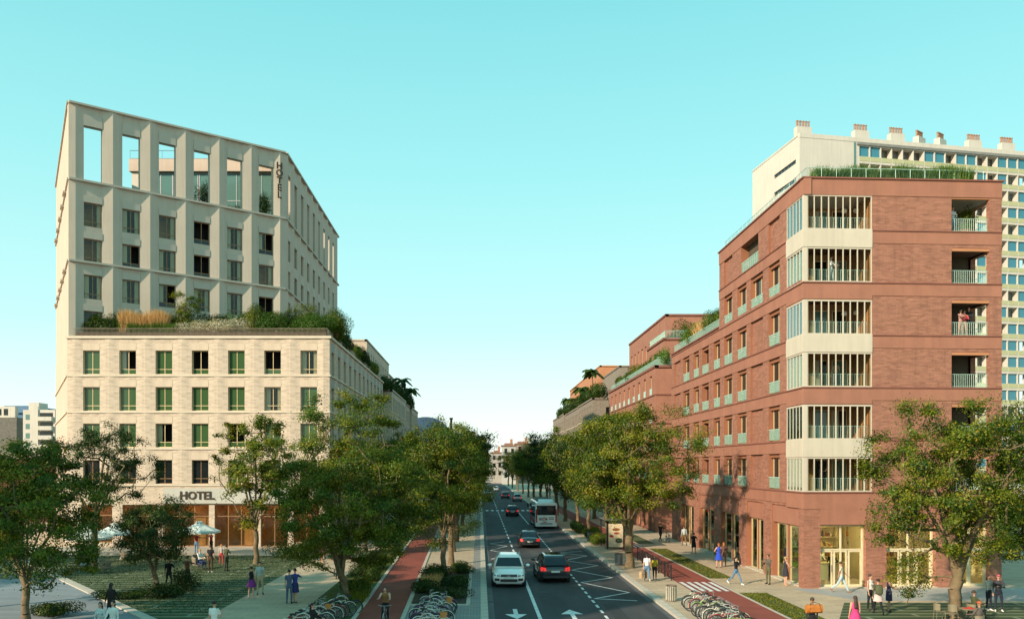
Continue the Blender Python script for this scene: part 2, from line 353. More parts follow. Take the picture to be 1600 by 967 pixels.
# ---- right side strips
sheet('cycle_path', rect(12.2, 14.5, 20, 160), PZ+.004, REDPATH)
wl_ = sheet('path_line', rect(14.5, 14.6, 20, 160), PZ+.006, mat('pale_line', (.5,.48,.42), .8, .1, 2, 30, .1))
for y0, y1 in ((47.2, 50.9), (72.3, 75.4)):
    for i in range(5): sheet('crossing_stripe', rect(12.32+i*.45, 12.56+i*.45, y0, y1), PZ+.009, PAINT)
GS = brick('turf_strip', (.090,.115,.035), (.07,.09,.03), (.20,.19,.13), .9, .55, .03, bump=.3, wear=.4, patch=.6)
for y0, y1 in ((20,46.6),(52.6,71.6),(76,100)): sheet('grass_strip', rect(14.7, 16.25, y0, y1), PZ+.006, GS)
FRONTP = mat('front_paving', (.33,.34,.33), .8, .1, .5, 30, .15)
sheet('shop_forecourt', [(18.2,48.2),(20.2,43.9),(60,43.6),(60,48.8)], PZ+.004, FRONTP)
sheet('lawn', [(19.2,43.3),(16.6,38.0),(15.5,30),(60,30),(60,43.0)], PZ+.007, LAWN)

# repairs, covers and drains in the road
PATCH = mat('asphalt_patch', (.034,.036,.040), .8, .2, 1.5, 60, .3)
for i, (x0, x1, y0, y1) in enumerate(((3.3,4.3,43.2,46.5),(7.0,9.0,74.5,79.5),(1.0,1.9,60.5,66.5),(3.6,5.6,84,90),(6.5,7.2,38.5,43.5))): sheet('asphalt_patch', rect(x0, x1, y0, y1), .0035, PATCH, parent=road)
for x, y in ((3.75,47.6),(5.2,66),(7.6,50.2),(1.7,88)):
    obj('manhole_cover', M().lathe([(.34,.002),(.34,.010),(.01,.0105)], 20, 0, (x,y,0)), mat('cast_iron', (.05,.048,.046), .6, .2, 8, 60, .5, .5), road)
for y in (44.0, 60.0, 78.0):
    for x in (.46, 9.12):
        g = obj('drain_grate', M().box(x, x+.24, y, y+.5, .001, .009), mat('cast_iron', (.05,.048,.046)), road)
# ================================================================ BUILDINGS
class Fac:          # one facade plane: s runs left to right seen from outside, depth d inwards, z up; children of the building root
    def __init__(f, root, p0, p1):
        f.root = root; f.p0 = p0; f.L = math.hypot(p1[0]-p0[0], p1[1]-p0[1]); f.rz = math.atan2(p1[1]-p0[1], p1[0]-p0[0])
        f.c, f.s = math.cos(f.rz), math.sin(f.rz); f.o = (p0[0]-root.location.x, p0[1]-root.location.y)
    def at(f, s, d=0, z=0): return (f.o[0]+s*f.c-d*f.s, f.o[1]+s*f.s+d*f.c, z-f.root.location.z)
    def put(f, name, mb, mats=None, s=0, z=0, d=0, parent=None, smooth=False):
        if parent is None: return obj(name, mb, mats, f.root, f.at(s, d, z), f.rz, smooth)
        return obj(name, mb, mats, parent, (s, d, z), 0, smooth)
    def wall(f, z0, z1, holes, depth, m, s0=0, s1=None, thick=0, rev=None, name='wall', d0=0):
        s1 = f.L if s1 is None else s1; b = M()
        U = sorted({round(x,4) for h in holes for x in h[:2] if s0 < x < s1} | {s0, s1}); Z = sorted({round(x,4) for h in holes for x in h[2:4] if z0 < x < z1} | {z0, z1})
        inside = lambda u, z: any(h[0] < u < h[1] and h[2] < z < h[3] for h in holes)
        for i in range(len(U)-1):
            for j in range(len(Z)-1):
                if inside((U[i]+U[i+1])/2, (Z[j]+Z[j+1])/2): continue
                b.quad((U[i],0,Z[j]),(U[i+1],0,Z[j]),(U[i+1],0,Z[j+1]),(U[i],0,Z[j+1]))
                if thick: b.quad((U[i],thick,Z[j]),(U[i],thick,Z[j+1]),(U[i+1],thick,Z[j+1]),(U[i+1],thick,Z[j]))
        if thick:
            b.quad((s0,0,z1),(s1,0,z1),(s1,thick,z1),(s0,thick,z1)); b.quad((s0,0,z0),(s0,0,z1),(s0,thick,z1),(s0,thick,z0)); b.quad((s1,0,z0),(s1,thick,z0),(s1,thick,z1),(s1,0,z1))
        for h in holes:
            a, c, p, q = h[:4]; D = h[4] if len(h) > 4 else depth
            if a > s0: b.quad((a,0,p),(a,0,q),(a,D,q),(a,D,p), 1)
            if c < s1: b.quad((c,0,p),(c,D,p),(c,D,q),(c,0,q), 1)
            b.quad((a,0,q),(c,0,q),(c,D,q),(a,D,q), 1)
            b.quad((a,0,p),(a,D,p),(c,D,p),(c,0,p), 1)
        return f.put(name, b, [m, rev or m], d=d0)
    def band(f, z, h, proud, m, s0=0, s1=None, name='ledge', back=.05):
        s1 = f.L if s1 is None else s1
        return f.put(name, M().box(s0, s1, -proud, back, z, z+h), m)
def vpier(w, h, p, m):
    k = ('vpier', round(w,3), round(h,3), p, m.name)
    if k not in MESH: MESH[k] = M().prism([(0,0),(w/2,-p),(w,0)], 0, h).mesh('pier', m)
    return MESH[k]
MESH = {}
def shared(key, fn):
    if key not in MESH: MESH[key] = fn()
    return MESH[key]
def bars(w, h, t, dep, vs_=(), hs=(), m=None, key=None, name='frame'):
    def mk():
        b = M()
        b.box(0, t, 0, dep, 0, h); b.box(w-t, w, 0, dep, 0, h); b.box(t, w-t, 0, dep, h-t, h); b.box(t, w-t, 0, dep, 0, t)
        for x in vs_: b.box(x-t*.45, x+t*.45, .004, dep-.004, t, h-t)
        for z in hs: b.box(t, w-t, .008, dep-.008, z-t*.45, z+t*.45)
        return b.mesh(name, m)
    return shared(('bars', round(w,3), round(h,3), t, dep, tuple(vs_), tuple(hs), m.name), mk)
def pane(w, h, m): return shared(('pane', round(w,3), round(h,3), m.name), lambda: M().box(0, w, 0, .02, 0, h).mesh('pane', m))
def room(w, h, d, m): 
    def mk():
        b = M(); b.quad((0,d,0),(w,d,0),(w,d,h),(0,d,h)); b.quad((0,0,0),(0,d,0),(0,d,h),(0,0,h)); b.quad((w,0,0),(w,0,h),(w,d,h),(w,d,0)); b.quad((0,0,0),(w,0,0),(w,d,0),(0,d,0)); b.quad((0,0,h),(0,d,h),(w,d,h),(w,0,h))
        return b.mesh('room', m)
    return shared(('room', round(w,3), round(h,3), d, m.name), mk)
def curtain(w, h):
    def mk():
        b = M(); n = 14; P = [(w*i/n, .03*math.sin(i*2.1), 0) for i in range(n+1)]
        for i in range(n): b.quad(P[i], P[i+1], (P[i+1][0],P[i+1][1],h), (P[i][0],P[i][1],h))
        return b.mesh('curtain', CURT)
    return shared(('curtain', round(w,3), round(h,3)), mk)
def hotel_window(f, s, z, w, h, d, kind, frame):
    tz = h*.22
    W = f.put('window', bars(w, h, .055, .07, (w/2,), (tz,), frame), s=s, z=z, d=d)
    g = {'green': GREENP, 'dark': DARKP}.get(kind, CLEAR)
    if kind in ('open', 'openr', 'clear', 'clear2'):
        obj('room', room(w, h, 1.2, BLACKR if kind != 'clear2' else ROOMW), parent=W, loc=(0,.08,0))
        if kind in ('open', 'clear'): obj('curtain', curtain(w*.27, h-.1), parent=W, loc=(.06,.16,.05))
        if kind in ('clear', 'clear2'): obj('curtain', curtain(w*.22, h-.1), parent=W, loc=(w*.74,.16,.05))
    lowg = DARKP if kind == 'dark' or (frame is BRONZE and kind in ('open','openr')) else (GREENP if kind in ('green','open','openr') else g)
    for k in range(2):
        x = .05 if k == 0 else w/2+.02
        if not (kind == 'openr') and not (kind == 'open' and k == 1): obj('pane', pane(w/2-.07, h-tz-.06, g), parent=W, loc=(x,.03,tz))
        obj('pane', pane(w/2-.07, tz-.06, lowg), parent=W, loc=(x,.03,.04))
    return W
def text(name, body, size, m, parent, loc, rot, bold=.0, ext=.03, align='LEFT'):
    c = bpy.data.curves.new(name, 'FONT'); c.body = body; c.size = size; c.extrude = ext; c.offset = bold; c.align_x = align; c.resolution_u = 3
    t = bpy.data.objects.new(name, c); COL.objects.link(t); bpy.context.view_layer.update()
    me = bpy.data.meshes.new_from_object(t.evaluated_get(bpy.context.evaluated_depsgraph_get())); bpy.data.objects.remove(t)
    me.materials.clear(); me.materials.append(m)
    o = bpy.data.objects.new(name, me); COL.objects.link(o); o.parent = parent; o.location = loc; o.rotation_euler = rot
    return o
def railing(root, pts, z, h, m, gap=.12, name='railing', t=.012):
    b = M()
    for a, c in zip(pts[:-1], pts[1:]):
        L = math.hypot(c[0]-a[0], c[1]-a[1]); n = max(2, int(L/gap))
        b.tube((a[0],a[1],z+h), (c[0],c[1],z+h), t*1.6, n=4); b.tube((a[0],a[1],z+.06), (c[0],c[1],z+.06), t*1.2, n=4)
        for i in range(n+1):
            x, y = a[0]+(c[0]-a[0])*i/n, a[1]+(c[1]-a[1])*i/n; b.tube((x,y,z), (x,y,z+h), t, n=4)
    return obj(name, b, m, root)

# ---------------------------------------------------------------- hotel: low brick block and the tower rising from its corner
PY = 73.0; SC = FPX/PY
PX0, PX1 = xat(105, PY), xat(515, PY); PTOP = zat(525, PY); PEND = -PX1*FPX/(VPX-598)
podium = thing('hotel_building', 'cream brick hotel block with green windows and planted roof terrace on the left', 'building', (PX0, PY, 0))
loc = podium.location
ld = (-.492, .871)
PB = (PX0+ld[0]*24, PY+ld[1]*24)
Fp = Fac(podium, (PX0, PY), (PX1, PY)); Fs = Fac(podium, (PX1, PY), (PX1, PEND)); Fl = Fac(podium, PB, (PX0, PY))
ww, wh, pit = 26/SC, 37/SC, 56.6/SC
wz = [zat(584.6+57*i, PY) for i in range(4)]
zb = [zat(588+57*i, PY) for i in range(4)]
ws = [xat(129.8, PY)-PX0 + pit*i for i in range(7)]
holes = [(s, s+ww, z, z+wh) for s in ws for z in wz]
shopz = zat(788, PY)
gs = [(1.2,4.0,.5,shopz),(4.9,8.0,.15,shopz),(8.6,12.6,.15,shopz),(13.1,16.6,.15,shopz),(17.2,19.6,.15,shopz),(20.1,22.4,.5,shopz)]
Fp.wall(0, PTOP, holes+gs, .28, CREAM, rev=CREAMS)
K = [['green','open','green','openr','green','openr','clear'], ['green']*5+['clear','green'], ['green','green','open','green','openr','green','green'], ['dark','dark','dark','dark','green','dark','dark']]
for j, z in enumerate(wz):
    for i, s in enumerate(ws):
        hotel_window(Fp, s, z, ww, wh, .26, K[j][i], GOLD if K[j][i] != 'dark' else BRONZE)
        Fp.put('lintel_panel', shared(('lp',), lambda: M().box(0, ww+.03, -.02, .03, 0, .62).mesh('lintel_panel', CREAMS)), s=s-.015, z=z+wh+.015)
        Fp.put('sill', shared(('sl',), lambda: M().box(-.04, ww+.04, -.05, .26, -.06, -.002).mesh('sill', CREAMP)), s=s, z=z)
ztops = [PTOP-.02] + [z-.02 for z in zb]
for j in range(4):
    zt, z0 = (PTOP-.25 if j == 0 else zb[j-1]-.01), zb[j]+.16
    for i in range(8):
        a = 0 if i == 0 else ws[i-1]+ww+.03; c = ws[i]-.03 if i < 7 else Fp.L
        Fp.put('pier', vpier(c-a, zt-z0, .07, CREAM), s=a, z=z0)
    Fp.band(zb[j], .15, .11, CREAMP, 0, Fp.L+.1)
Fp.band(PTOP-.22, .22, .16, CREAMP, -.1, Fp.L+.16, name='cornice', back=.3)
for gsx in gs:
    a, c, p, q = gsx; w, h = c-a, q-p; n = max(1, round(w/1.2))
    W = Fp.put('shop_window', bars(w, h, .08, .1, [w*k/n for k in range(1,n)], [h*.72], BRONZE), s=a, z=p, d=.2)
    for k in range(n): obj('pane', pane(w/n-.1, h-.1, CLEAR), parent=W, loc=(w*k/n+.05,.04,.05))
    obj('room', room(w, h, 1.6, mat('lobby_wood', (.42,.20,.06), .7, .35, .9, 6, 0)), parent=W, loc=(0,.12,0))
    obj('lobby_lamp', M().box(w*.2,w*.8,.6,.75,h-.1,h-.04), glow('lobby_lamp', (1.0,.55,.2), 9.0), W)
sign = Fp.put('sign_fascia', M().box(xat(256, PY)-PX0, xat(452, PY)-PX0, -.22, -.004, zat(786, PY), zat(762.5, PY)), mat('fascia', (.46,.45,.40), .8, .08, .8, 20, .05))
SIGNM = plain('sign_letters', (.055,.035,.02), .5, .3)
text('sign_letters', 'HOTEL', .98, SIGNM, podium, (xat(282, PY)-PX0, -.26, zat(779.3, PY)), (R(90), 0, 0), .022, .04)
# side along the street
nb = 12; sp = Fs.L/nb
hs = [(i*sp+.95, i*sp+.95+1.45, z, z+wh) for i in range(nb) for z in wz] + [(i*sp+.6, i*sp+2.8, .3, shopz) for i in range(nb)]
Fs.wall(0, PTOP, hs, .3, CREAM, rev=CREAMS)
for (a, c, p, q) in hs:
    W = Fs.put('window', bars(c-a, q-p, .06, .07, ((c-a)/2,), (), BRONZE), s=a, z=p, d=.26)
    obj('pane', pane(c-a-.06, q-p-.06, TEALP if p > 1 else DARKP), parent=W, loc=(.03,.03,.03))
    if p > 1: Fs.put('lintel_panel', shared(('lps',), lambda: M().box(0, 1.45, -.02, .03, 0, .75).mesh('lintel_panel', mat('grey_panel', (.33,.34,.33), .8, .08))), s=a, z=q+.01)
for j in range(4):
    zt, z0 = (PTOP-.25 if j == 0 else zb[j-1]-.01), zb[j]+.16
    for i in range(nb+1):
        a = 0 if i == 0 else (i-1)*sp+2.43; c = i*sp+.92 if i < nb else Fs.L
        Fs.put('pier', vpier(c-a, zt-z0, .07, CREAM), s=a, z=z0)
    Fs.band(zb[j], .15, .12, CREAMP)
Fs.band(PTOP-.22, .22, .17, CREAMP, name='cornice', back=.3)
# gable towards the left
Fl.wall(0, PTOP, [], .2, PINKW)
for j in range(4): Fl.band(zb[j], .15, .12, CREAMP)
core = [(PX0+1.75, PY+1.95), (PX1-.6, PY+1.95), (PX1-.6, PEND-.1), (PX0-12, PEND-.1), (PB[0]+.6, PB[1])]
rel = lambda P: [(x-loc.x, y-loc.y) for x, y in P]
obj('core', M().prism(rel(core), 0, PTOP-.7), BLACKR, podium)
obj('roof', M().prism(rel([(PX0+.3, PY+.3), (PX1-.3, PY+.3), (PX1-.3, PEND), (PB[0], PEND), (PB[0]+.3, PB[1])]), PTOP-.69, PTOP-.30), CONC, podium)
obj('end_wall', M().box(PX0-loc.x, PX1-loc.x-.05, PEND-loc.y-.05, PEND-loc.y+.2, 0, PTOP-.25), CREAM, podium)
railing(podium, [(.5, .25), (Fp.L-.25, .25), (Fp.L-.25, Fs.L-.5)], PTOP, .72, plain('rail_bronze', (.34,.27,.19), .5, .2), .11, t=.014)
obj('planter', M().box(.6, Fp.L-.4, .4, 1.5, PTOP-.3, PTOP+.42).box(Fp.L-1.6, Fp.L-.4, 1.5, Fs.L-1, PTOP-.3, PTOP+.42), mat('planter_timber', (.08,.055,.04), .8, .2), podium)
# ---- tower
T0Y = 73.2; C0 = (xat(107, T0Y), T0Y)
td = Vector((2510-VPX, FPX)).normalized()
k = (445-VPX)/FPX; tl = (k*C0[1]-C0[0])/(td.x-k*td.y); C1 = (C0[0]+td.x*tl, C0[1]+td.y*tl)
k = (527-VPX)/FPX; C2 = (C1[0], C1[0]/k)
C3 = (C0[0]+ld[0]*25.6, C0[1]+ld[1]*25.6)
TT, TB1, TB2, TBASE = zat(158, T0Y), zat(280.5, T0Y), zat(408, T0Y), PTOP-.28
tower = thing('hotel_tower', 'tall cream hotel tower with folded piers and open top gallery', 'building', (C0[0], C0[1], TBASE))
Ft = Fac(tower, C0, C1); Fts = Fac(tower, C1, C2); Ftl = Fac(tower, C3, C0)
tw, th_, tp = 1.54, 2.15, 3.26
tz = [28.92-3.26*i for i in range(4)]
GT, GP = 37.96, 38.95
def tower_face(f, n, first, kinds, side):
    ss = [first+tp*i for i in range(n)]; A = [s-.0 for s in ss]
    gal = [(s, s+tw, TB1+.25, GT, .55) for s in ss]
    f.wall(TB1, TT, gal, .55, TOWER, thick=.55)
    hs = [(s, s+tw, z, z+th_) for s in ss for z in tz]
    f.wall(TBASE, TB1, hs, .22, TOWER)
    for i, s in enumerate(ss):
        f.put('lintel_panel', shared(('tlp',), lambda: M().box(0, tw, .0, .12, 0, GP-GT).mesh('lintel_panel', TOWERB)), s=s, z=GT, d=-.05)
        for j, z in enumerate(tz):
            hotel_window(f, s, z, tw, th_, .18, kinds(i, j), BRONZE)
            f.put('lintel_panel', shared(('tlq',), lambda: M().box(0, tw+.04, -.05, .05, 0, .60).mesh('lintel_panel', TOWERB)), s=s-.02, z=z+th_+.02)
    cuts = [(TB1+.2, TT-.18), (TB2+.2, TB1-.01), (TBASE, TB2-.01)]
    for z0, z1 in cuts:
        for i in range(n+1):
            a = 0 if i == 0 else ss[i-1]+tw+.02; c = ss[i]-.02 if i < n else f.L
            if i == 0 and not side: f.put('pier', M().prism([(0,0),(0,-.0),(c,-.0),(c,.01)], 0, z1-z0) if False else M().prism([(0,0),(c*.45,-.10),(c,0)], 0, z1-z0), TOWER, s=a, z=z0)
            elif c-a > .3: f.put('pier', vpier(c-a, z1-z0, .26, TOWER), s=a, z=z0)
    for z in (TB1, TB2): f.band(z, .18, .29, TOWERB, -.0, f.L+(.0))
    f.band(TT-.17, .17, .31, TOWERB, 0, f.L, name='coping', back=.6)
kk = ['clear2','clear','clear2','openr','clear','open', 'clear2','open','clear','openr','clear','clear2', 'clear','clear','open','clear','clear','openr']
tower_face(Ft, 6, 1.25, lambda i, j: kk[(i+6*j) % 18], False)
tower_face(Fts, 9, .9, lambda i, j: 'clear2' if (i*3+j) % 4 else 'dark', True)
Ftl.wall(TBASE, TT, [], .2, PINKW, thick=.4)
for z in (TB1, TB2): Ftl.band(z, .18, .14, TOWERB)
for j in range(5):
    for z in (TB1, TB2): Ftl.put('ledge_step', shared(('lst',), lambda: M().box(0, 1.5, -.3, .02, -.16, -.005).mesh('ledge_step', TOWERB)), s=2.2+j*4.6, z=z)
Ftl.band(TT-.17, .17, .16, TOWERB, name='coping', back=.6)
lt = tower.location
relt = lambda P: [(x-lt.x, y-lt.y) for x, y in P]
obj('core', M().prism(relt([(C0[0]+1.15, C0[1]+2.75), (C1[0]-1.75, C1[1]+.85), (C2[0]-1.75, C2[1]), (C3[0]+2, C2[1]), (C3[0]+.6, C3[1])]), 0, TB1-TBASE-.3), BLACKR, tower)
obj('roof', M().prism(relt([(C0[0]+.1, C0[1]+.5), (C1[0]-.5, C1[1]+.1), (C2[0]-.5, C2[1]), (C3[0], C2[1]), (C3[0]+.1, C3[1])]), TB1-TBASE-.29, TB1-TBASE+.1), CONC, tower)
vt = thing('sign_root', None, None)
bpy.data.objects.remove(vt)
for i, ch in enumerate('HOTEL'):
    text('sign_letter', ch, .95, SIGNM, tower, Ft.at(Ft.L-.72, -.36, TBASE+ (zat(268+i*11.2, C1[1])-TBASE)), (R(90), 0, Ft.rz), .02, .04, 'CENTER')
# penthouse behind the gallery
phx0, phy, phz = xat(206, 87.), 87., TT-.15
pent = thing('roof_pavilion', 'pale set back pavilion with glazed front behind the open gallery of the hotel tower', 'pavilion', (phx0, phy, TB1+.1))
pw = C1[0]-1.5-phx0; ph = zat(250, phy)-TB1-.1
obj('wall', M().box(0, pw, .3, 14, 0, ph-1.3).box(0, 1.6, 0, .3, 0, ph-1.3), mat('pavilion_render', (.60,.53,.45), .85, .06), pent)
obj('fascia', M().box(-.2, pw, -.3, 14.2, ph-1.29, ph), PINKW, pent)
for i in range(5):
    W = obj('window', bars(2.6, ph-1.5, .08, .1, (1.3,), (2.4,), GREYM), None, pent, (1.7+i*2.68, .16, .1))
    obj('pane', pane(2.48, ph-1.62, TEALP), None, W, (.06,.04,.06))
railing(pent, [(-.1,-.2),(pw,-.2)], ph, .9, GREYM, 1.6, t=.02)

# ---------------------------------------------------------------- corner brick building on the right
RX, RY0, RYE, RYT = 19.05, 48.3, 81.5, 65.35
FL_ = [5.79+3.088*i for i in range(7)]; RT = 24.2; RLT = 18.35; GH = 2.04
redb = thing('corner_apartment_building', 'red brick corner building with glazed corner loggias and shops at ground level', 'building', (RX, RY0, 0))
FR = (31.1, 48.95); RE = (31.1, RYE)
Fst = Fac(redb, (RX, RYE), (RX, RY0)); Ffr = Fac(redb, (RX, RY0), FR); Fea = Fac(redb, FR, RE)
S = lambda Y: RYE - Y
ops = {'A':(52.2,54.2),'B':(55.3,57.8),'C':(58.7,60.8),'D':(62,64.1),'E':(65.2,67),'F':(68.4,70.5),'G':(71.5,73.3),'H':(74.7,77),'I':(78,80.5)}
LG0, LG1 = 51.0, 4.12           # corner loggia: along the street side to Y=51, along the front to s=4.12
hol = []; jobs = []
for fl in range(6):
    z = FL_[fl]
    keys = 'ABCDEFGHI' if fl < 4 else ('ABCD' if fl == 4 else 'ABD')
    for kname in keys:
        a, c = S(ops[kname][1]), S(ops[kname][0])
        blank = kname == 'I' or (kname == 'B' and fl != 4) or (fl == 5)
        hol.append((a, c, z+.04, z+2.3, .14 if blank else .42)); jobs.append((a, c, z+.04, 'blank' if blank else ('loggia' if kname == 'F' else 'win'), fl))
    if fl == 5: hol.append((S(59.9), S(56.2), z+.04, z+2.3, 1.6)); hol = [h for h in hol if not (h[2] > FL_[5] and abs(h[0]-S(57.8)) < .01)]; jobs = [j for j in jobs if not (j[4] == 5 and abs(j[0]-S(57.8)) < .01)]; jobs.append((S(59.9), S(56.2), z+.04, 'deep', 5))
    hol.append((S(LG0), Fst.L, z, z+GH, .12))
shops = [(60.0,50.6),(53.4,50.6)]
bays = [(49.1,53.6),(55.2,58.6),(60.4,64.9),(66.9,71.3),(73.2,77.6)]
for a, c in bays: hol.append((S(c), S(a), .12, 4.85, .25))
lowh = [h for h in hol if h[3] <= RLT]; uph = [h for h in hol if h[3] > RLT]
Fst.wall(0, RLT, lowh, .4, RED, rev=REDW)
Fst.wall(RLT, RT, uph, .4, RED, s0=S(RYT), rev=REDW)
for a, c, z, kind, fl in jobs:
    w = c-a
    if kind == 'blank':
        Fst.put('panel', M().box(a, c, .14, .2, z, z+2.26), RED); continue
    if kind == 'deep':
        obj('room', M().quad((a,1.6,z),(c,1.6,z),(c,1.6,z+2.26),(a,1.6,z+2.26)), ROOM, redb, Fst.at(0), Fst.rz)
    else:
        W = Fst.put('window', bars(w*.52, 2.2, .085, .10, (), (), GOLD), s=a+w*.07, z=z+.01, d=.26) if kind == 'win' else Fst.put('window', bars(w, 2.2, .06, .08, (w/2,), (), REDW), s=a, z=z+.01, d=.40)
        obj('pane', pane((w*.52 if kind == 'win' else w)-.12, 2.1, DARKP), None, W, (.06,.04,.05))
        if kind == 'win': Fst.put('jamb_panel', M().box(a, a+w*.07, .28, .41, z, z+2.25).box(a+w*.59, c, .28, .41, z, z+2.25), REDW)
        Fst.put('lintel_step', M().box(a+.002, c-.002, .12, .40, z+2.02, z+2.255), REDW)
    Rl = Fst.put('balustrade', shared(('bal', round(w,2)), lambda: M().box(.02, w-.02, 0, .025, .06, .72).mesh('balustrade', RAILG)), s=a, z=z, d=.03)
    obj('handrail', shared(('hr', round(w,2)), lambda: M().box(0, w, -.02, .045, .72, .77).mesh('handrail', MINT)), None, Rl)
    obj('bar', shared(('brs', round(w,2)), lambda: (lambda b: [b.box(w*i/9-.012, w*i/9+.012, -.01, .0, .05, .72) for i in range(1,9)] and b)(M()).mesh('bar', MINT)), None, Rl)
# smooth bands with a dark ledge at every floor
def bands(f, s0, s1, fls, skip=None):
    for fl in fls:
        z = FL_[fl] if fl < 6 else RT
        f.put('ledge', M().box(s0, s1, -.09, .0, z-.07, z-.004), REDD)
        if fl < 6: f.put('smooth_band', M().box(s0, s1, -.035, .0, z-.78, z-.074), REDS)
bands(Fst, 0, S(LG0), range(0, 5)); bands(Fst, S(RYT), S(LG0), [5])
bands(Ffr, LG1, Ffr.L, range(0, 6))
Fst.put('coping', M().box(-.1, S(RYT)-.01, -.1, .5, RLT-.06, RLT+.05), REDD)
Fst.put('parapet', M().box(S(RYT), Fst.L+.1, -.04, .4, RT-.95, RT), REDS); Fst.put('coping', M().box(S(RYT)-.1, Fst.L+.12, -.12, .5, RT+.003, RT+.09), REDD)
Ffr.put('parapet', M().box(-.04, Ffr.L, -.04, .4, RT-.95, RT-.002), REDS); Ffr.put('coping', M().box(-.12, Ffr.L+.1, -.125, .5, RT+.004, RT+.092), REDD)
fh = [(0, LG1, FL_[i], FL_[i]+GH, .1) for i in range(6)] + [(8.98, 11.32, FL_[i]+.02, FL_[i]+2.1, .3) for i in range(6)]
fg = [(1.0, 3.75, .14, 3.84, .35), (5.0, 8.0, .14, 3.84, .35), (9.2, 11.3, .14, 3.84, .35)]
Ffr.wall(0, RT-.9, fh+fg, .3, RED)
for s0, s1 in ((1.0,3.75),(5.0,8.0),(9.2,11.3)): Ffr.put('shop_fascia', M().box(s0-.001, s1+.001, -.03, .02, 3.86, 4.95), REDS)
for i in range(6):       # soffit beams over the right loggias
    Ffr.put('lintel', M().box(8.99, 11.31, .02, .2, FL_[i]+1.93, FL_[i]+2.09), OCHRE)
Fea.wall(0, RT-.9, [(.35, 2.6, FL_[i]+.02, FL_[i]+2.1, .3) for i in range(6)], .3, RED); Fea.put('parapet', M().box(0, Fea.L*.5, 0, .4, RT-.9, RT), REDS)
lr = redb.location
for i in range(6):       # right loggias: floor, ceiling, walls, rail
    z = FL_[i]; x0, x1 = 8.9, 12.0
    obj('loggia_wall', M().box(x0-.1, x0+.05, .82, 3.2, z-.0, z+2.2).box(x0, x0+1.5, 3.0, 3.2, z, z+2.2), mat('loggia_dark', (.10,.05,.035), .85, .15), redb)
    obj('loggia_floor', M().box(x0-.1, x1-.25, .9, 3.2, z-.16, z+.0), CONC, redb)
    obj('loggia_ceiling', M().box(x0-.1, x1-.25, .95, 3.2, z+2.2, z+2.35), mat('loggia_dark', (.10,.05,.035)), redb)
    W = obj('loggia_door', bars(.8, 2.1, .06, .06, (), (), mat('pale_door_frame', (.4,.38,.32), .6)), None, redb, (x0+.35, 2.92, z+.02)); obj('pane', pane(.7, 2.0, DARKP), None, W, (.05,.02,.05))
    railing(redb, [(8.98, .62), (11.34, .74)], z+.02, .78, MINT, .115, t=.010)
    railing(redb, [(11.88, 1.1), (11.88, 3.2)], z+.02, .78, MINT, .13, t=.010)
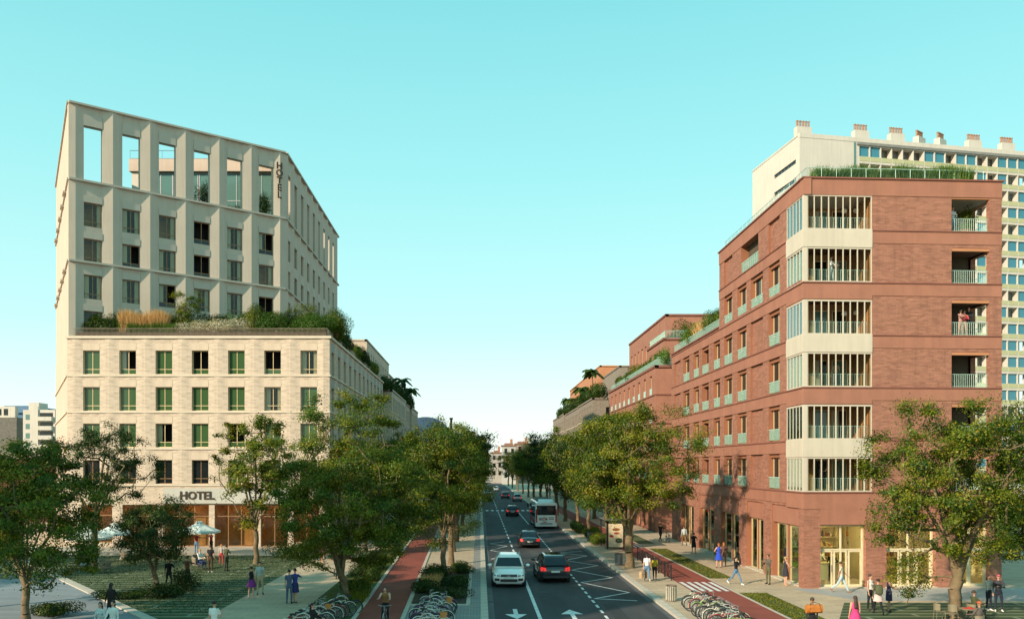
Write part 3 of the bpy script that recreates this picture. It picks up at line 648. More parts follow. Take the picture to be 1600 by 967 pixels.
# corner loggias
for i in range(6):
    z = FL_[i]
    if i in (1, 3, 5):
        Ffr.put('white_spandrel', M().box(-.05, LG1, -.05, .25, z-1.04, z-.002), WHITE); Fst.put('white_spandrel', M().box(S(LG0), Fst.L-.26, -.05, .2, z-1.04, z-.003), WHITE)
    else:
        Ffr.put('smooth_band', M().box(-.04, LG1, -.037, .2, z-1.0, z-.076), REDS); Fst.put('smooth_band', M().box(S(LG0), Fst.L-.21, -.037, .18, z-1.0, z-.077), REDS)
        Ffr.put('ledge', M().box(-.10, LG1, -.10, .2, z-.073, z-.003), REDD); Fst.put('ledge', M().box(S(LG0), Fst.L-.21, -.10, .2, z-.074, z-.0035), REDD)
    obj('loggia_floor', M().box(.21, 4.2, .25, 3.0, z-.3, z-.01), CONC, redb)
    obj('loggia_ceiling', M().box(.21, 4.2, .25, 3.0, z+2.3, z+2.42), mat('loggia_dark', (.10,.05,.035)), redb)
    obj('loggia_wall', M().box(.1, 4.2, 2.9, 3.0, z, z+2.5).box(4.12, 4.22, .3, 2.9, z, z+2.5), ROOMW, redb)
    for k in range(3):   # doors and curtains on the back wall
        W = obj('loggia_window', bars(.95, 1.9, .07, .06, (), (), GOLD), None, redb, (.45+k*1.2, 2.82, z+.03)); obj('pane', pane(.83, 1.78, DARKP if (i+k) % 2 else TEALP), None, W, (.06,.02,.06))
        if (i+k) % 3 == 0: obj('curtain', curtain(.35, 1.8), None, W, (.05,-.06,.05))
    cg = Ffr.put('corner_post', M().box(-.02, .20, -.02, .20, z, z+GH), WHITE)
    n = 9
    for f, s0, s1, n in ((Ffr, .20, LG1, 9), (Fst, S(LG0), Fst.L-.2, 5)):
        W = f.put('glazing_frame', M().box(s0, s1, -.01, .07, z+GH-.09, z+GH-.001).box(s0, s1, -.012, .072, z+.002, z+.07), WHITE)
        for q in range(n+1):
            x = s0+(s1-s0)*q/n; obj('mullion', shared(('mul',), lambda: M().box(-.025, .025, 0, .06, .07, GH-.09).mesh('mullion', WHITE)), None, W, (min(max(x, s0+.03), s1-.03), 0, z))
            if q < n and (i in (0, 2, 4)):
                o = obj('glass_fin', shared(('fin',(s1-s0)/n), lambda: M().box(0, (s1-s0)/n-.06, -.01, .01, .08, GH-.1).mesh('glass_fin', glass('fin_glass', (.75,.85,.72), .25))), None, W, (x+.03, .05, z), R(62))
            elif q < n and f is Fst: obj('pane', pane((s1-s0)/n-.05, GH-.17, glass('side_glass', (.55,.72,.68), .3)), None, W, (x+.025, .02, z+.08))
    railing(redb, [(.30, .32), (LG1-.05, .55)], z, .80, MINT, .105, t=.009)
    if i in (5, 3):
        for lx, ly, lz in ((2.9, 1.2, 1.42), (3.75, 1.5, 1.55)):
            L = thing('pendant_lamp', 'round white paper lantern %s in the %s corner loggia' % ('nearer the corner post' if lx < 3 else 'beside the brick wall', 'topmost' if i == 5 else 'fourth floor'), 'lamp', (RX+lx, RY0+ly, z+lz))
            obj('shade', M().ball((0,0,0), (.17,.17,.15), 14, 9), WHITE, L, smooth=True); obj('cord', M().tube((0,0,.14), (0,0,2.28-lz), .01), DARKM, L)
# solid insides and floor of the shops
obj('core', M().prism([(.55,3.1),(4.3,3.1),(4.3,.6),(8.7,.7),(8.7,3.3),(11.7,3.4),(11.7,RYT-RY0),(.55,RYT-RY0)], 5.2, RT-.9), ROOM, redb)
obj('core', M().prism([(.55,RYT-RY0+.01),(11.7,RYT-RY0+.01),(11.7,RYE-RY0-.1),(.55,RYE-RY0-.1)], 5.2, RLT-.5), ROOM, redb)
obj('roof', M().prism([(.3,.3),(11.9,.9),(11.9,RYT-RY0-.0),(.3,RYT-RY0-.0)], RT-.89, RT-.45), CONC, redb)
obj('roof', M().prism([(.35,RYT-RY0+.02),(11.9,RYT-RY0+.02),(11.9,RYE-RY0),(.35,RYE-RY0)], RLT-.49, RLT-.1), CONC, redb)
obj('end_wall', M().box(.05, 12, RYE-RY0-.06, RYE-RY0+.2, 0, RLT-.07).box(.05, 12, RYT-RY0-.3, RYT-RY0-.02, RLT-.08, RT-.05), RED, redb)
SHOPW = mat('shop_wall', (.66,.56,.30), .8, .08, 1, 10, 0)
obj('shop_ceiling', M().box(.4, 11.8, .6, 14, 4.4, 4.6), mat('shop_ceiling', (.25,.2,.14), .8), redb)
obj('shop_floor', M().box(.5, 11.6, .5, 14, .02, .16), mat('shop_floor', (.42,.36,.24), .5, .1, 1, 10, 0), redb)
obj('shop_wall', M().box(.5, 11.6, 6.0, 6.2, .16, 4.4).box(11.3, 11.5, 1, 6, .16, 4.4), SHOPW, redb)
obj('core', M().box(1.6, 11.6, 6.6, RYE-RY0-.2, 0, 5.1), ROOM, redb)
for (a, c, p, q, D), nd in zip(fg, (3, 3, 2)):
    w, h = c-a, q-p
    W = Ffr.put('shop_window', bars(w, h, .10, .12, [w/2], [h*.60], mat('pale_shop_frame', (.66,.58,.38), .6)), s=a, z=p, d=.30)
    for k in range(2):
        obj('pane', pane(w/2-.12, h*.4-.12, CLEAR), None, W, (.08+k*w/2*.98, .05, h*.6+.04))
    for k in range(nd):
        D = obj('door_leaf' if nd == 3 and a < 2 else 'glazed_panel', bars(w/nd-.1, h*.6-.12, .09, .07, (), (), mat('pale_shop_frame', (.62,.56,.36))), None, W, (.07+k*(w-.1)/nd, .02, .06))
        obj('pane', pane(w/nd-.26, h*.6-.28, CLEAR), None, D, (.08, .02, .08))
        if nd == 3 and a < 2 and k < 2: obj('handle', M().box(w/nd-.2 if k == 0 else .06, w/nd-.17 if k == 0 else .09, -.05, -.02, .85, 1.25), GREYM, D)
    Ffr.put('sill', M().box(a-.1, c+.1, -.08, .3, .125, .165), KERB)
for bi, (y0, y1) in enumerate(bays):
    a, c = S(y1), S(y0); h = 3.55; w = c-a
    Fst.put('shop_fascia', M().box(a, c, .08, .2, 3.72, 4.84), REDS if bi < 3 else REDS)
    for k in range(2):
        x = a + w*(.10 if k == 0 else .58); fw = w*.36
        W = Fst.put('shop_window', bars(fw, h, .09, .1, (), (), GOLD), s=x, z=.16, d=.22)
        obj('pane', pane(fw-.16, h-.16, glass('shop_glass', (.55,.72,.58), .16)), None, W, (.08,.04,.08))
        if bi == 2 and k == 1: obj('handle', M().box(.12, .16, -.06, -.02, .9, 1.4), GREYM, W)
    Fst.put('jamb_panel', M().box(a, a+w*.10, .24, .32, .12, 3.72).box(a+w*.46, a+w*.58, .24, .32, .12, 3.72).box(a+w*.94, c, .24, .32, .12, 3.72), REDW)
    Fst.put('back_panel', M().box(a, c, 2.2 if bi > 1 else 5.0, 2.3 if bi > 1 else 5.1, .12, 4.2), ROOM if bi > 1 else SHOPW)
    Fst.put('sill', M().box(a-.05, c+.05, -.1, .25, .122, .2), KERB)
# shelves and counter in the shop
GOODS = [mat('goods_orange', (.55,.20,.05), .7), mat('goods_brown', (.20,.09,.03), .7), mat('goods_gold', (.6,.38,.08), .6), mat('goods_dark', (.05,.04,.03), .7), mat('goods_cream', (.65,.55,.35), .7)]
for k, (x0, x1, nm) in enumerate(((.7, 4.3, 'behind the double doors of the corner shop'), (4.8, 8.4, 'behind the second shop window'))):
    sh = thing('shelf_unit', 'pale shelf unit of bread and jars ' + nm, 'shelf', (RX+x0, RY0+5.3, .16))
    w = x1-x0; fr = mat('shelf_board', (.66,.55,.28), .6)
    obj('side_panel', M().box(0, .05, 0, .55, 0, 3.9), fr, sh); obj('side_panel', M().box(w-.05, w, 0, .55, 0, 3.9), fr, sh); obj('back_panel', M().box(.05, w-.05, .5, .55, 0, 3.9), fr, sh)
    for z in (.5, 1.2, 1.85, 2.5, 3.15): obj('shelf', M().box(.05, w-.05, 0, .5, z, z+.05), fr, sh)
    for zi, z in enumerate((1.25, 1.9, 2.55, 3.2)):
        b = [M() for _ in GOODS]; x = .12
        while x < w-.3:
            g = random.randrange(5); ww_ = random.uniform(.08, .22); hh = random.uniform(.14, .42)
            b[g].box(x, x+ww_, .08, .4, z+.002, z+hh) if g in (1, 4) else b[g].lathe([(ww_*.45,.002),(ww_*.5,.05),(ww_*.42,hh*.7),(ww_*.2,hh)], 8, 0, (x+ww_/2, .25, z))
            x += ww_ + random.uniform(.01, .07)
        for g, bb in enumerate(b):
            if bb.v: tag(obj('shelf_goods', bb, GOODS[g], sh), kind='stuff')
LAMPM = glow('shop_lamp', (1.0,.80,.45), 42.0)
for i, (lx, ly) in enumerate(((1.6,2.2),(3.4,2.2),(5.6,2.2),(7.4,2.2),(2.4,4.2),(6.4,4.2),(1.2,9.0))):
    L = thing('ceiling_lamp', '%s lit strip lamp under the ceiling of the corner shop' % ('first','second','third','fourth','fifth','sixth','seventh')[i], 'lamp', (RX+lx, RY0+ly, 4.2)); obj('diffuser', M().box(-.55,.55,-.12,.12,0,.05), LAMPM, L); obj('bracket', M().box(-.5,.5,-.04,.04,.051,.19), GREYM, L)
ct = thing('shop_counter', 'pale shop counter behind the glass doors', 'counter', (RX+2.1, RY0+3.6, .16))
obj('front', M().box(0, 2.0, 0, .08, 0, 1.0), WHITE, ct); obj('top', M().box(-.05, 2.05, -.06, .7, 1.002, 1.06), SHOPW, ct); obj('side', M().box(0,.08,.082,.62,0,1.0), WHITE, ct); obj('side', M().box(1.92,2.0,.082,.62,0,1.0), WHITE, ct)
# roof rail
gl = M(); pts = [(.35, RYT-RY0-.2), (.35, .45), (11.2, 1.05)]
for a, c in zip(pts[:-1], pts[1:]): gl.quad((a[0],a[1],RT+.1), (c[0],c[1],RT+.1), (c[0],c[1],RT+.78), (a[0],a[1],RT+.78))
obj('roof_glass', gl, CLEAR, redb); railing(redb, pts, RT+.09, .72, MINT, .9, 'roof_rail', .014)
obj('roof_planter', M().box(1.6, 10.2, 1.3, 2.6, RT-.45, RT+.12), CONC, redb)
gl = M().box(.2, .23, RYT-RY0+.3, RYE-RY0-.2, RLT+.05, RLT+.72); obj('terrace_glass', gl, RAILG, redb)
obj('terrace_rail', M().box(.17, .26, RYT-RY0+.3, RYE-RY0-.2, RLT+.721, RLT+.77), MINT, redb)
# ---------------------------------------------------------------- plainer blocks further off
def block(root, poly, z0, z1, m, faces, roofm=CONC, ledge=None, cop=None, coremat=ROOM):
    n = len(poly); fs = []
    for i in range(n):
        f = Fac(root, poly[i], poly[(i+1) % n]); fs.append(f); spec = faces.get(i)
        if not spec: f.wall(z0, z1, [], .2, m)
        else:
            nc, rows, w, h, pm, fm, mar = spec; st = (f.L-2*mar)/nc
            hs = [(mar+st*(k+.5)-w/2, mar+st*(k+.5)+w/2, z, z+h) for k in range(nc) for z in rows]
            f.wall(z0, z1, hs, .25, m)
            for a, c, p, q in hs:
                W = f.put('window', bars(w, h, .07, .06, (w/2,) if w > 1.2 else (), (), fm), s=a, z=p, d=.2)
                obj('pane', pane(w-.1, h-.1, pm), None, W, (.05,.03,.05))
            if ledge:
                for z in rows: f.put('ledge', M().box(0, f.L, -.09, 0, z-.2, z-.08), ledge)
        f.put('coping', M().box(-.1, f.L+.1, -.1-.003*i, .35, z1-.2+.002*i, z1+.06+.002*i), cop or m)
    o = root.location; cx = sum(p[0] for p in poly)/n; cy = sum(p[1] for p in poly)/n
    ins = [(x+(cx-x)/max(1,math.hypot(cx-x,cy-y))*.75-o.x, y+(cy-y)/max(1,math.hypot(cx-x,cy-y))*.75-o.y) for x, y in poly]
    obj('core', M().prism(ins, z0+.05, z1-.31), coremat, root); obj('roof', M().prism([(x-o.x, y-o.y) for x, y in poly], z1-.3, z1-.21), roofm, root)
    return fs
rows3 = [5.9, 9.0, 12.1, 15.2]
# next red building, stepped terraces
r2 = thing('red_terraced_building', 'red brick terraced building next along the street with planted setbacks and mint railings', 'building', (RX, 89.2, 0))
f2 = block(r2, [(RX,89.2),(36,89.2),(36,121.2),(RX,121.2)], 0, 18.2, REDS, {3: (9, [.4]+rows3, 1.3, 2.1, DARKP, GOLD, .8)}, ledge=REDD, cop=REDD)
for z in rows3:
    for s in (2.0, 5.2):
        f2[0].put('recess_shade_panel', M().box(s, s+2.3, -.02, -.004, z, z+2.3), BLACKR); b_ = f2[0].put('balustrade', M().box(s-.1, s+2.4, -.14, -.1, z, z+.8), RAILG); obj('handrail', M().box(s-.1, s+2.4, -.16, -.08, z+.801, z+.86), MINT, b_)  # flat black panel on the wall stands in for shade inside a recess
    f2[0].put('ledge', M().box(0, 12, -.1, -.0, z-.2, z-.05), REDD)
for k in range(9):
    for z in rows3:
        st = (f2[3].L-1.6)/9; s = .8+st*(k+.5)-.65
        f2[3].put('balustrade', shared(('bal2',), lambda: M().box(0, 1.3, .0, .03, .02, .72).mesh('balustrade', MINT)), s=s, z=z, d=.02)
obj('terrace_glass', M().box(.2, .24, .4, 31, 18.26, 19.0).box(.2, 12, .2, .24, 18.26, 19.0), RAILG, r2); railing(r2, [(.25,.25),(8,.25)], 18.26, .9, MINT, .16, t=.015)
block(r2, [(24,106),(36,106),(36,132),(24,132)], 18.2, 26.85, REDS, {3: (9, [18.7, 22.3], 1.25, 2.3, TEALP, GOLD, .6), 0: (3, [22.3], 1.5, 2.2, DARKP, GOLD, 1)}, ledge=REDD, cop=REDD)
block(r2, [(21.6,96.5),(36,96.5),(36,105.95),(21.6,105.95)], 18.2, 22.3, REDS, {3: (3, [18.8], 1.3, 2.2, DARKP, GOLD, .6), 0: (4, [18.8], 1.3, 2.2, DARKP, GOLD, 1)}, ledge=REDD, cop=REDD)
railing(r2, [(2.8,16.4),(2.8,7.6),(9,7.6)], 22.36, .9, MINT, .16, t=.015)
# taupe building beyond, in three steps, with an orange set back storey
r3 = thing('taupe_brick_building', 'taupe brick building with rows of narrow windows beyond the red terraced building', 'building', (RX, 139, 0))
for k, (y0, y1, dx, dz) in enumerate(((139,159,0,0), (159.3,188,.5,.2), (188.3,216,.2,.5))):
    block(r3, [(RX+dx,y0),(36,y0),(36,y1),(RX+dx,y1)], 0, 18.8+dz, GREYB, {3: (int((y1-y0)/2.4), [2.2]+[r+.3 for r in rows3], 1.15, 2.2, DARKP, BRONZE, .8), 0: (4, rows3, 1.2, 2.1, DARKP, BRONZE, 1)}, ledge=CREAMP)
block(r3, [(25,171),(40,171),(40,228),(25,228)], 18.4, 28.2, OCHRE, {3: (14, [19.4, 23.4], 1.2, 2.2, DARKP, BRONZE, 1)})
block(r3, [(25.5,150),(44,150),(44,170.5),(25.5,170.5)], 18.4, 25.6, GREYB, {3: (6, [20.2], 1.2, 2.2, DARKP, BRONZE, 1)})
# left: cream block beyond the hotel
l2 = thing('cream_street_building', 'cream brick street building beyond the hotel with trailing roof plants', 'building', (PX1, 119, 0))
YA = -PX1*FPX/(VPX-612.6)
for k, (y0, y1, dx, dz) in enumerate(((YA,148,0,0), (148.3,162,.5,.1), (162.3,178,.1,.0))):
    block(l2, [(PX1-16,y0),(PX1-dx,y0),(PX1-dx,y1),(PX1-16,y1)], 0, 18.9+dz, GREYB if False else CREAM, {1: (int((y1-y0)/2.5), [2.2]+[r+.4 for r in rows3], 1.15, 2.2, TEALP, BRONZE, .8), 0: (4, rows3, 1.4, 2.2, DARKP, BRONZE, 1)}, ledge=CREAMP)
block(l2, [(-34,132),(-18.2,132),(-18.2,164),(-34,164)], 18.6, 27.6, CREAM, {1: (10, [19.6, 23.6], 1.15, 2.3, TEALP, BRONZE, 1)})
block(l2, [(-34,176),(-19.5,176),(-19.5,196),(-34,196)], 0, 27, CREAM, {1: (6, [19.6, 23.0], 1.15, 2.3, TEALP, BRONZE, 1)})
# dark blue curved roof far left of the street
db = thing('blue_roofed_hall', 'far hall with a dark blue curved roof above the street trees', 'building', (-15.6, 235, 0))
b = M(); prof = [(0,20)]+[(14*math.sin(t), 20+5.5*math.cos(t)) for t in [-1.3+.2*i for i in range(14)]]
b.loft([[(x, y, z) for x, z in [(-6.6,0)]+[(7*math.sin(-1.3+.2*i), 16+5.4*math.cos(-1.3+.2*i)) for i in range(14)]+[(6.6,0)]] for y in (0, 60)])
obj('shell', b, mat('blue_metal_roof', (.05,.10,.17), .4, .15, .3, 3, 0, .3), db)
for i in range(8): obj('seam', M().box(-6.6+i*1.85, -6.45+i*1.85, -.2, 0, 0, 16), GREYM, db)

# ---------------------------------------------------------------- long white apartment slab behind the brick corner building
ud = Vector((.982, .189)); W0 = Vector((53.0, 136.2)); vd = Vector((596-VPX, FPX)).normalized()
W1 = W0+ud*44.5; W3 = W0+vd*17.4; W2 = W1+vd*17.4
slabb = thing('white_apartment_slab', 'very tall pale apartment slab with grid of loggias and chimneys behind brick building', 'building', (W0.x, W0.y, 0))
WT = zat(208, W0.y)
Fw = Fac(slabb, tuple(W0), tuple(W1)); Fwl = Fac(slabb, tuple(W3), tuple(W0))
gs0 = 10.6; cw, chh, fp = 2.08, 1.72, 2.9
ncol = int((Fw.L-gs0-.2)/cw); rows = [WT-1.3-1.75-fp*i for i in range(19)]
hs = [(gs0+.5+cw*i, gs0+.5+cw*i+cw-.16, z, z+chh) for i in range(ncol) for z in rows]
Fw.wall(0, WT, hs, 1.1, PALE)
Fw.put('roof_edge', M().box(gs0, Fw.L, -.25, .2, WT-1.2, WT-.75), mat('grey_edge', (.22,.22,.2), .8), d=0); Fw.put('parapet', M().box(0, Fw.L, -.06, .5, WT-.7, WT+.05), PALE)
Fw.put('pipe', M().box(gs0-.55, gs0-.25, -.1, 0, 0, WT-.8), TEALP)
rnd = random.Random(3)
for (a, c, p, q) in hs:
    col = round((a-gs0-.5)/cw); row = round((rows[0]-p)/fp)
    if not (row < 4 or col >= 8): continue
    Fw.put('balcony_panel', shared(('bp',), lambda: M().box(0, cw-.16, -.04, .0, -.78, -.02).mesh('balcony_panel', OLIVE)), s=a, z=p)
    if rnd.random() < .42: Fw.put('pane', shared(('bw',), lambda: M().box(0, cw-.16, .0, .05, 0, chh).mesh('pane', BLUEP)), s=a, z=p, d=.25)
    else:
        W = Fw.put('window', shared(('bwd',), lambda: M().box(.0, (cw-.16)*.62, .0, .04, 0, chh).mesh('window', mat('shaded_window', (.13,.13,.11), .5))), s=a, z=p, d=1.02)
        if rnd.random() < .6: obj('blind', shared(('bld',), lambda: M().box(.1, (cw-.16)*.5, -.03, -.005, .3, 1.0).mesh('blind', mat('blind', (.22,.20,.17), .8))), None, W)
hl = [(Fwl.L-9, Fwl.L-1.2, WT-4.6-3.1*i, WT-3.9-3.1*i) for i in range(6)]
Fwl.wall(0, WT, hl, .3, PALE); 
for a, c, p, q in hl:
    W = Fwl.put('strip_window', bars(c-a, q-p, .06, .06, [1.2*k for k in range(1,7)], (), GREYM), s=a, z=p, d=.2); obj('pane', pane(c-a-.1, q-p-.08, DARKP), None, W, (.05,.03,.04))
rl = lambda p: (p.x-W0.x, p.y-W0.y)
obj('core', M().prism([(x*.94+1.4, y*.9+2.4) for x, y in (rl(W0), rl(W1), rl(W2), rl(W3))], 0, WT-.5), PALE, slabb)
obj('roof', M().prism([rl(W0), rl(W1), rl(W2), rl(W3)], WT-.45, WT-.2), PALE, slabb)
for i, px in enumerate((1250, 1351, 1407, 1444, 1477, 1529, 1581)):
    kx = (px-VPX)/FPX; t = (kx*W0.y-W0.x)/(ud.x-kx*ud.y) if i else -1.2
    c = W0+ud*t+vd*1.3 if i else W0+vd*1.8+ud*1.6
    zc = WT-.25; rot = (3 <= i <= 4)
    st = obj('chimney_stack', M().box(-1.35, 1.35, -.5, .5, 0, 1.95) if not rot else M().box(-1.2, 1.2, -.5, .5, 0, 1.7), PALE, slabb, (c.x-W0.x, c.y-W0.y, zc), math.atan2(ud.y, ud.x)+(R(25) if rot else 0))
    pot = shared(('pot',), lambda: M().lathe([(.2,0),(.24,.05),(.17,.2),(.16,.95),(.22,1.0),(.22,1.12),(.12,1.14)], 10).mesh('chimney_pot', TERRA))
    n = 5
    for k in range(n): obj('chimney_pot', pot, None, st, (-1.05+2.1*k/(n-1) if not rot else -.85+1.7*k/(n-1), 0, 1.95 if not rot else 1.7))
# ---------------------------------------------------------------- far left background
bb = thing('white_balcony_block', 'small far white block of flats with stacked balconies left of the hotel', 'building', (xat(36,190), 190, 0))
x0, x1 = 0, xat(86,190)-xat(36,190)
zt = zat(640,190)
obj('wall', M().box(0, x1, 0, 12, 0, zt), PALE, bb); obj('stair_tower', M().box(2.2, 3.6, -.3, 0, 0, zt+.8), PALE, bb); obj('roof_box', M().box(.2, 2.6, 2, 6, zt+.01, zt+1.8), PALE, bb)
for i in range(6):
    z = zt-2.6-i*2.15
    obj('balcony', M().box(3.7, x1-.3, -1.1, 0, z, z+.95), PALE, bb); obj('window', M().box(3.9, x1-.5, -.05, -.002, z+.96, z+1.9), DARKP, bb)
    obj('window', M().box(.6, 1.5, -.05, -.002, z+.3, z+1.5), TEALP, bb)
b2 = thing('blue_flat_building', 'far dark blue building with flat roof behind the white balcony block', 'building', (xat(14,215), 215, 0))
w = xat(92,215)-xat(14,215)
obj('wall', M().box(0, w, 0, 15, 0, zat(645,215)), mat('blue_cladding', (.06,.16,.28), .5, .12), b2); obj('roof', M().box(-.8, w*.45, -.8, 15, zat(645,215)+.01, zat(634,215)), mat('blue_cladding', (.06,.16,.28)), b2); obj('roof', M().box(w*.45+.02, w, -.5, 15, zat(645,215)+.01, zat(641,215)), DARKP, b2)
for i in range(7): obj('window', M().box(w*.52+i*1.0, w*.52+i*1.0+.6, -.06, -.003, zat(660,215), zat(650,215)), DARKP, b2)
b3 = thing('grey_house', 'far grey concrete house at the left edge of the view', 'building', (xat(-60,160), 160, 0))
w = xat(26,160)-xat(-60,160)
obj('wall', M().box(0, w, 0, 2.2, 0, zat(652,160)), mat('shaded_concrete', (.15,.14,.12), .9, .2), b3); obj('attic', M().box(w*.3, w*.92, 1, 2.1, zat(652,160)+.01, zat(634,160)), PALE, b3)  # shade on this far wall is put into the concrete colour
for i in range(4): obj('window', M().box(w*.35+i*1.3, w*.35+i*1.3+.8, .94, .998, zat(648,160), zat(638,160)), DARKP, b3)
wa = thing('boundary_wall', 'low grey wall with dark red base behind the left trees', 'wall', (xat(-80,105), 105, 0))
w = xat(96,105)-xat(-80,105)
obj('coping', M().box(0, w, -.2, .6, zat(716,105), zat(706,105)), CONC, wa); obj('panel', M().box(0, w, 0, .4, 0, zat(716,105)-.002), mat('dark_red_wall', (.10,.035,.03), .85, .2), wa)
# end of the street
for i, (px0, px1, pt, Y, c, nm) in enumerate(((785, 806, 697, 330, (.44,.43,.40), 'pale'), (768, 785, 708, 350, (.40,.37,.33), 'beige'), (806, 830, 694, 345, (.30,.24,.20), 'brownish'), (745, 768, 712, 370, (.36,.36,.35), 'grey'))):
    hse = thing('street_end_house', 'small far %s house closing the end of the street' % nm, 'house', (xat(px0,Y), Y, 0)); w = xat(px1,Y)-xat(px0,Y); h = zat(pt,Y)
    wm = mat('house_'+nm, c, .85, .1, .3, 4, 0)
    obj('wall', M().box(0, w, 0, 10, 0, h), wm, hse); ro = obj('roof', M().prism([(-.4,-.4),(w+.4,-.4),(w+.4,10.4),(-.4,10.4)], h+.01, h+.5).prism([(1,1.5),(w-1,1.5),(w-1,8.5),(1,8.5)], h+.51, h+1.3), mat('old_tiles', (.26,.14,.10), .85, .2), hse)
    obj('chimney', M().box(w*.6, w*.6+1, 3, 4, h+1.31, h+3), TERRA, ro)
    nc = max(2, int(w/2.4)); win = M().box(0, 1.1, -.06, -.004, 0, 1.8).mesh('window', DARKP)
    for a in range(nc):
        for z in range(1, int(h/3.3)+1): obj('window', win, None, hse, (w*(a+.5)/nc-.55, 0, h-z*3.3+.6))
# ---------------------------------------------------------------- unseen block added behind the viewer, sized to throw shade over the road
SA, SW = -38.0, -34.0
ax, ay = -SUN_AZ[0], -SUN_AZ[1]
oc = (ax*SA + ay*SW, ay*SA - ax*SW)
ofb = thing('shade_block', 'unseen grey block added behind the viewer to shade the road', 'building', (oc[0], oc[1], 0))
hw = 7.5
u = (ay, -ax); c4 = [(oc[0]+u[0]*a+ax*b_, oc[1]+u[1]*a+ay*b_) for a, b_ in ((-hw,-9),(hw,-9),(hw,9),(-hw,9))]
area = sum(c4[i][0]*c4[(i+1)%4][1]-c4[(i+1)%4][0]*c4[i][1] for i in range(4))
if area < 0: c4 = c4[::-1]
OFFH = 30.0
block(ofb, c4, 0, OFFH, CONC, {i: (5, [1+3.2*k for k in range(8)], 1.6, 1.7, DARKP, GREYM, .8) for i in range(4)})
# ================================================================ PLANTS
def npmesh(name, V, F, mats, tint_=None, smooth=False):      # numpy quads or triangles -> mesh
    me = bpy.data.meshes.new(name); nv, nf, k = len(V), len(F), F.shape[1]
    me.vertices.add(nv); me.vertices.foreach_set('co', V.astype(np.float32).ravel())
    me.loops.add(nf*k); me.loops.foreach_set('vertex_index', F.astype(np.int32).ravel())
    me.polygons.add(nf); me.polygons.foreach_set('loop_start', np.arange(0, nf*k, k, dtype=np.int32)); me.polygons.foreach_set('loop_total', np.full(nf, k, dtype=np.int32))
    if tint_ is not None:
        at = me.attributes.new('tint', 'FLOAT', 'FACE'); at.data.foreach_set('value', tint_.astype(np.float32))
    me.materials.append(mats); me.update(calc_edges=True)
    if smooth: me.polygons.foreach_set('use_smooth', [True]*nf)
    return me
def leaves(C, size, rng, tint_, m, name='crown', aspect=.48, up=.35, nrm=None):      # one folded four-cornered leaf at each point
    n = len(C); d = rng.normal(size=(n,3)); d[:,2] -= .25; d /= np.linalg.norm(d, axis=1)[:,None]
    nn = rng.normal(size=(n,3)); nn[:,2] += up*2
    if nrm is not None: nn = nrm+rng.normal(size=(n,3))*.42; d = d-nn*((d*nn).sum(1)/(nn*nn).sum(1))[:,None]; d /= np.linalg.norm(d, axis=1)[:,None]+1e-9
    s = np.cross(d, nn); s /= np.linalg.norm(s, axis=1)[:,None]+1e-9
    L = (size*rng.uniform(.5, 1.5, n))[:,None]; w = L*aspect*.5
    droop = np.cross(s, d)*L*rng.uniform(-.12,.12,n)[:,None]
    V = np.stack([C-d*L*.5, C-d*L*.05+s*w+droop, C+d*L*.5, C-d*L*.05-s*w+droop], 1).reshape(-1,3)
    return npmesh(name, V, np.arange(4*n).reshape(n,4), m, tint_)
